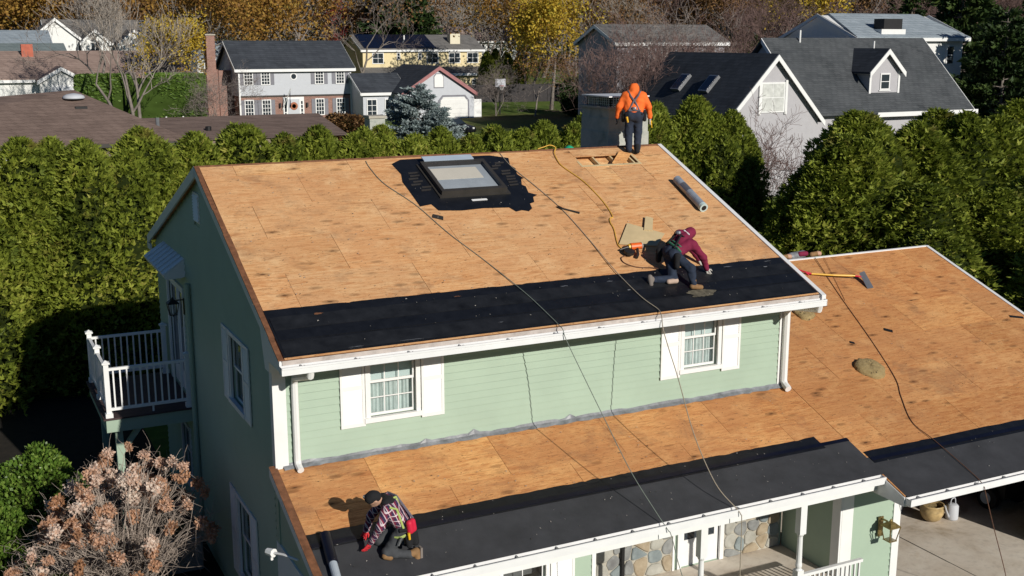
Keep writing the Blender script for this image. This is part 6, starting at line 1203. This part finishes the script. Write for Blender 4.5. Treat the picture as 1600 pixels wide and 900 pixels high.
# tear-off shovel
t = thing("roofing_shovel", Lw(15.5, 3.5, 0), "yellow handled roofing shovel lying on the garage roof", "shovel")
MB().tube([Lw(14.98, 3.72, .05), Lw(15.5, 3.50, .09), Lw(16.05, 3.32, .13)], .024, 8).build("handle", M['yelltool'], t); MB().tube([Lw(14.98, 3.72, .05), Lw(14.86, 3.80, .06)], .022, 8).build("neck", M['redbag'], t); MB().tube([Lw(14.72, 3.98, .05), Lw(14.86, 3.80, .06), Lw(14.90, 3.72, .02)], .02, 6).build("grip", M['redbag'], t)
MB().tube([Lw(16.04, 3.32, .13), Lw(16.22, 3.24, .13)], .02, 6).build("socket", M['redbag'], t)
P = [Lw(16.36, 3.36, .20), Lw(16.20, 2.84, .02)]; MB().hexa([Lw(16.20, 3.34, .17), Lw(16.36, 3.34, .21), Lw(16.30, 2.86, .03), Lw(16.12, 2.88, .01), Lw(16.20, 3.35, .18), Lw(16.36, 3.35, .22), Lw(16.30, 2.86, .04), Lw(16.12, 2.88, .02)]).build("blade", M['steel'], t)
# things behind the garage ridge: boots and bag of the crew
t = thing("tool_bag", (15.3, 4.75, zlb(4.75)), "small red and grey tool bag peeking over the garage ridge", "bag"); sdf("bag", [(v3(15.15, 4.72, 1.66), v3(15.55, 4.72, 1.70), .11, .10)], M['flash'], t, .02); sdf("flap", [(v3(15.38, 4.65, 1.72), v3(15.58, 4.65, 1.72), .07, .07)], M['maroon'], t, .02)
for x, lab in ((14.85, "tan glove left of the tool bag on the garage ridge"), (15.85, "tan glove right of the tool bag on the garage ridge")):
    t = thing("work_glove", (x, 4.62, zlb(4.62)), lab, "glove"); sdf("palm", [(v3(x-.10, 4.62, 1.68), v3(x+.08, 4.62, 1.70), .07, .06)], M['boot'], t, .015); sdf("cuff", [(v3(x+.10, 4.62, 1.70), v3(x+.16, 4.62, 1.69), .065, .07)], M['skin'], t, .015)
tag(MB().lathe((8.75, 5.35, 4.62), [(.10, 0), (.13, .05), (.11, .13), (.05, .17), (.01, .18)], 12).build("hard_hat", M['greenplastic'] if 'greenplastic' in M else paint('green plastic', (.02, .38, .20), .35, .1), smooth=True), "green hard hat peeking over the ridge left of the chimney", "hard hat")
# insulation clump and dusty spill
def clump(name, c, rx, ry, rz, seed, mat, label, n=24):
    r_ = random.Random(seed); V = []; F = []; nr = 10; rad = [r_.uniform(.8, 1.1) for _ in range(n)]; rad = [(rad[i-1]+rad[i]*2+rad[(i+1) % n])/4 for i in range(n)]
    for j in range(nr):
        ph = j/(nr-1)*math.pi/2
        for i in range(n): a = 2*math.pi*i/n; k = math.cos(ph)**.55*rad[i]*(1+r_.uniform(-.05, .05)); V.append(Lw(c[0]+rx*k*math.cos(a), c[1]+ry*k*math.sin(a), rz*math.sin(ph)**.8*(1+r_.uniform(-.10, .10))+.004))
    for j in range(nr-1):
        for i in range(n): F.append((j*n+i, j*n+(i+1) % n, (j+1)*n+(i+1) % n, (j+1)*n+i))
    o = MB().add(V, F).build(name, mat, smooth=True); return tag(o, label, "debris")
def dirtmat():
    n = NT('tan fibre clump'); v = n.coord(); k = n.voro(v, 9); f = n.noise(v, 14, 6, .7); c = n.ramp(f, [(.3, (.26, .18, .075)), (.7, (.40, .30, .14))]); c = n.mix(n.ramp(k, [(.14, .9), (.22, 0)]), c, (.03, .02, .012)); n.color(c).rough(.95); n.bump(f, .8, .03); return n.m
M['clump'] = dirtmat()
clump("insulation_clump", (13.58, .02), .37, .36, .12, 3, M['clump'], "brown holey clump of old insulation on the garage roof"); clump("insulation_clump", (13.5, 2.22), .28, .26, .10, 4, M['clump'], "small tan clump beside the upper right downspout")
o = MB(); roofpoly(o, [(8.40+.30*math.cos(a)*(1+.22*math.sin(a*3+1)+.12*math.sin(a*7))+random.uniform(-.012, .012), -.62+.13*math.sin(a)*(1+.2*math.cos(a*2))+random.uniform(-.01, .01)) for a in [i*2*math.pi/40 for i in range(40)]], zu, NU, .0215, .003); tag(o.build("sawdust_patch", paint('grey dust', (.12, .105, .075), .95, .7, .4, 9)), "dusty grey patch by the boot of the person in maroon", "debris")
# nails, chips and small litter, too many to count
def litter():
    rg = np.random.default_rng(9); n = 900; V = []; F = []
    for i in range(n):
        if rg.random() < .45: x, y = rg.uniform(.1, 10.9), rg.uniform(-.9, 4.7); f = U
        elif rg.random() < .5: x, y = rg.uniform(.2, 11), rg.uniform(-2.8, -.2); f = Lw
        else: x, y = rg.uniform(11.4, 19.4), rg.uniform(-3.4, 4.2); f = Lw
        s = rg.uniform(.006, .022); a = rg.uniform(0, 3.14); dx, dy = math.cos(a)*s, math.sin(a)*s; b = len(V); V += [f(x-dx, y-dy, .026), f(x+dy*.5, y-dx*.5, .030), f(x+dx, y+dy, .026), f(x-dy*.5, y+dx*.5, .034)]; F.append((b, b+1, b+2, b+3))
    o = MB().add(V, F).build("roof_litter", M['litter']); o["kind"] = "stuff"; tag(o, "nails and shingle chips scattered over the stripped roof", "litter")
n_ = NT('litter'); n_.color(n_.ramp(n_.noise(n_.coord(), 9, 2), [(.45, (.03, .025, .02)), (.55, (.35, .33, .3))])).rough(.8); M['litter'] = n_.m
litter()
# ================================================================ things by the garage
gz = -4.2
t = thing("flower_pot", (16.1, .2, gz), "round tan glazed pot at the shadow edge in the garage", "pot"); MB().lathe((16.1, .2, gz), [(.14, 0), (.22, .06), (.28, .2), (.285, .30), (.26, .36), (.285, .385), (.285, .42), (.25, .42), (.23, .36), (.20, .30)], 22).build("bowl", paint('tan glaze', (.50, .36, .17), .35, .5, 0, 7), t, smooth=True); MB().lathe((16.1, .2, gz+.33), [(.23, 0), (.22, .02)], 20).build("soil", M['clump'], t)
t = thing("watering_can", (16.62, .05, gz), "pale grey watering can right of the tan pot", "watering can"); MB().lathe((16.62, .05, gz), [(.15, 0), (.155, .02), (.15, .33), (.12, .37), (.11, .38)], 18).build("body", M['w_grey'], t, smooth=True); MB().tube([(16.48, .02, gz+.08), (16.30, -.06, gz+.30), (16.20, -.10, gz+.46)], [.03, .022, .02], 8).build("spout", M['w_grey'], t); MB().tube(smooth_path([(16.55, .05, gz+.37), (16.57, .05, gz+.50), (16.68, .05, gz+.52), (16.72, .05, gz+.38)]), .014, 6).build("handle", M['w_grey'], t)
t = thing("flower_pot", (15.75, .95, gz), "small pale pot with plant left of the tan pot", "pot"); MB().lathe((15.75, .95, gz), [(.10, 0), (.15, .26), (.16, .28), (.13, .28)], 16).build("bowl", M['w_grey'], t); V, F = blades(np.tile(v3(15.75, .95, gz+.27), (40, 1))+rng.normal(size=(40, 3))*.05, rng.normal(size=(40, 3))+v3(0, 0, .8), np.full(40, .2), np.full(40, .03), rng); L_ = np.array(t.location); link("leaves", with_tone(fast_mesh("leaves", V-L_, F), np.full(40, .4)), LM['holly'], t)
t = thing("garden_tractor", (18.3, 1.0, gz), "dark garden tractor with red bonnet inside the garage", "tractor")
for x, y, r_ in ((17.9, .1, .30), (17.9, 1.3, .24), (18.9, .1, .30), (18.9, 1.3, .24)):
    w_ = MB().lathe((x-.1, y, gz+r_), [(r_*.9, 0), (r_, .04), (r_, .18), (r_*.9, .22)], 18, 'x').build("wheel", M['dark'], t); MB().lathe((x-.115, y, gz+r_), [(r_*.5, 0), (r_*.55, .03)], 14, 'x').build("hub", M['w_grey'], w_)
MB().box(18.0, 18.8, -.3, 1.0, gz+.35, gz+.7).build("chassis", M['iron'], t); MB().box(18.1, 18.7, .7, 1.7, gz+.4, gz+.95).build("bonnet", M['redbag'], t, bevel=.06); MB().box(18.2, 18.6, -.25, .25, gz+.7, gz+.82).box(18.2, 18.6, -.32, -.22, gz+.8, gz+1.15).build("seat", M['dark'], t)
MB().tube([(18.4, .75, gz+.9), (18.4, .55, gz+1.15)], .02, 6).build("steering_column", M['iron'], t)
t = thing("gas_can", (17.2, 1.3, gz), "red fuel can standing in the dark garage", "can"); MB().box(17.0, 17.35, 1.2, 1.5, gz, gz+.42).build("body", M['redbag'], t, bevel=.04); MB().tube([(17.1, 1.35, gz+.42), (17.05, 1.3, gz+.6)], .03, 6).build("spout", M['yelltool'], t)
# ================================================================ hydrangea and green bush by the left wall
def hydrangea():
    rg = np.random.default_rng(61); base = v3(-2.15, 4.1, GZ); t = thing("hydrangea_shrub", tuple(base), "large leafless hydrangea with dried pink tan flower heads below the balcony", "shrub"); T = SegTree(); tips = []
    for i in range(330):
        a = rg.uniform(0, 6.283) if i % 3 else rg.normal(3.3, .7); reach = (2.1 if math.cos(a) > -.3 else 2.35)*math.sqrt(rg.uniform(.03, 1.0))*(1.05 if math.cos(a) < .4 else .85); top = 3.5*math.sqrt(max(.10, 1-(reach/2.6)**2))*rg.uniform(.62, 1.04)*(1-.34*max(0, -math.cos(a))*reach/2.1); p = v3(rg.normal()*.14, rg.normal()*.14, 0); q0 = p; n = 7; r = .017; end = v3(math.cos(a)*reach, math.sin(a)*reach, top)
        for s in range(1, n+1):
            u = s/n; nq = p*(1-u)+end*(u**1.35 if False else u)+v3(0, 0, math.sin(u*math.pi)*.35*(1-.5*rg.random()))+rg.normal(size=3)*.035; T.seg(q0, nq, r*(1-.6*(s-1)/n), r*(1-.6*s/n))
            if s >= 3:
                for _ in range(2):
                    d = unit(nq-q0+rg.normal(size=3)*.75+v3(math.cos(a)*.2, math.sin(a)*.2, .15)); e = nq+d*rg.uniform(.12, .42); T.seg(nq, e, .0055, .003)
                    if rg.random() < .7: e2 = e+unit(d+rg.normal(size=3)*.7)*rg.uniform(.08, .25); T.seg(e, e2, .004, .0025)
            q0 = nq
        tips.append(q0)
    me = T.mesh("stems", 3); me.materials.append(LM['hstem']); link("stems", me, None, t); heads = []
    for k in range(4):
        n = 150; d = unit(rg.normal(size=(n, 3)))*v3(1, 1, .72); P = d*rg.uniform(.06, .115, (n, 1)); V, F = blades(P, rg.normal(size=(n, 3))+d*.5*0, np.full(n, .055), np.full(n, .021), rg); hm = with_tone(fast_mesh("flower_head", V, F), np.clip((.15, .42, .62, .88)[k]+rg.normal(size=n)*.12, 0, 1)); hm.materials.append(LM['bloom']); heads.append(hm)
    order = sorted(range(len(tips)), key=lambda i: -tips[i][2]*.5+rg.uniform(0, 2.2))
    for i in order[:135]:
        hgt = tips[i][2]; k = int(rg.choice(4, p=(.05, .2, .4, .35) if hgt > 2.2 else (.3, .35, .25, .1))); o = link("flower_head", heads[k], None, t); o.location = tuple(tips[i]+v3(0, 0, .04)); o.rotation_euler = tuple(rg.uniform(0, 6, 3)); s = rg.uniform(.95, 1.6); o.scale = (s, s, s*.85)
LM['hstem'] = paint('grey tan stems', (.40, .33, .28), .9, .35, 0, 6)
hydrangea()
def leafbush(x, y, rx, ry, h, seed, label):
    rg = np.random.default_rng(seed); n = 9000; u = unit(rg.normal(size=(n, 3))); r = 1-.3*rg.uniform(0, 1, n)**2; r *= 1+.10*np.sin(u[:, 0]*6+1)+.08*np.sin(u[:, 2]*9+u[:, 1]*5); P = u*r[:, None]*v3(rx, ry, h/2)+v3(0, 0, h/2); D = u+rg.normal(size=(n, 3))*.8+v3(0, 0, .3); L = rg.uniform(.06, .13, n); V, F = blades(P, D, L, L*.32, rg)
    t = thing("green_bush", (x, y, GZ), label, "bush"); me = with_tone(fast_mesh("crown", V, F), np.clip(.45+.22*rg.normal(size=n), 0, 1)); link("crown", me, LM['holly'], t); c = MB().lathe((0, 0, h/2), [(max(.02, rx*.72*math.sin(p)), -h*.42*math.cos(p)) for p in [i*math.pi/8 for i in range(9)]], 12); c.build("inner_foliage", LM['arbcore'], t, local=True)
leafbush(-3.45, 8.2, .95, .9, 2.45, 71, "glossy green bush left behind the hydrangea"); leafbush(-4.3, 6.6, .85, .8, 1.7, 72, "lower green bush at the left edge beside the hydrangea"); leafbush(-3.5, 3.9, .6, .5, 1.2, 73, "low green shrub under the front of the hydrangea")
ac = thing("air_conditioner", (-.7, 5.9, GZ), "grey air conditioner unit against the dark side wall", "air conditioner"); MB().box(-1.1, -.35, 5.5, 6.3, GZ+.05, GZ+.85).build("cabinet", M['steel'], ac, bevel=.03); MB().lathe((-.72, 5.9, GZ+.86), [(.33, 0), (.33, .03), (.1, .05)], 16).build("fan_grille", M['iron'], ac)
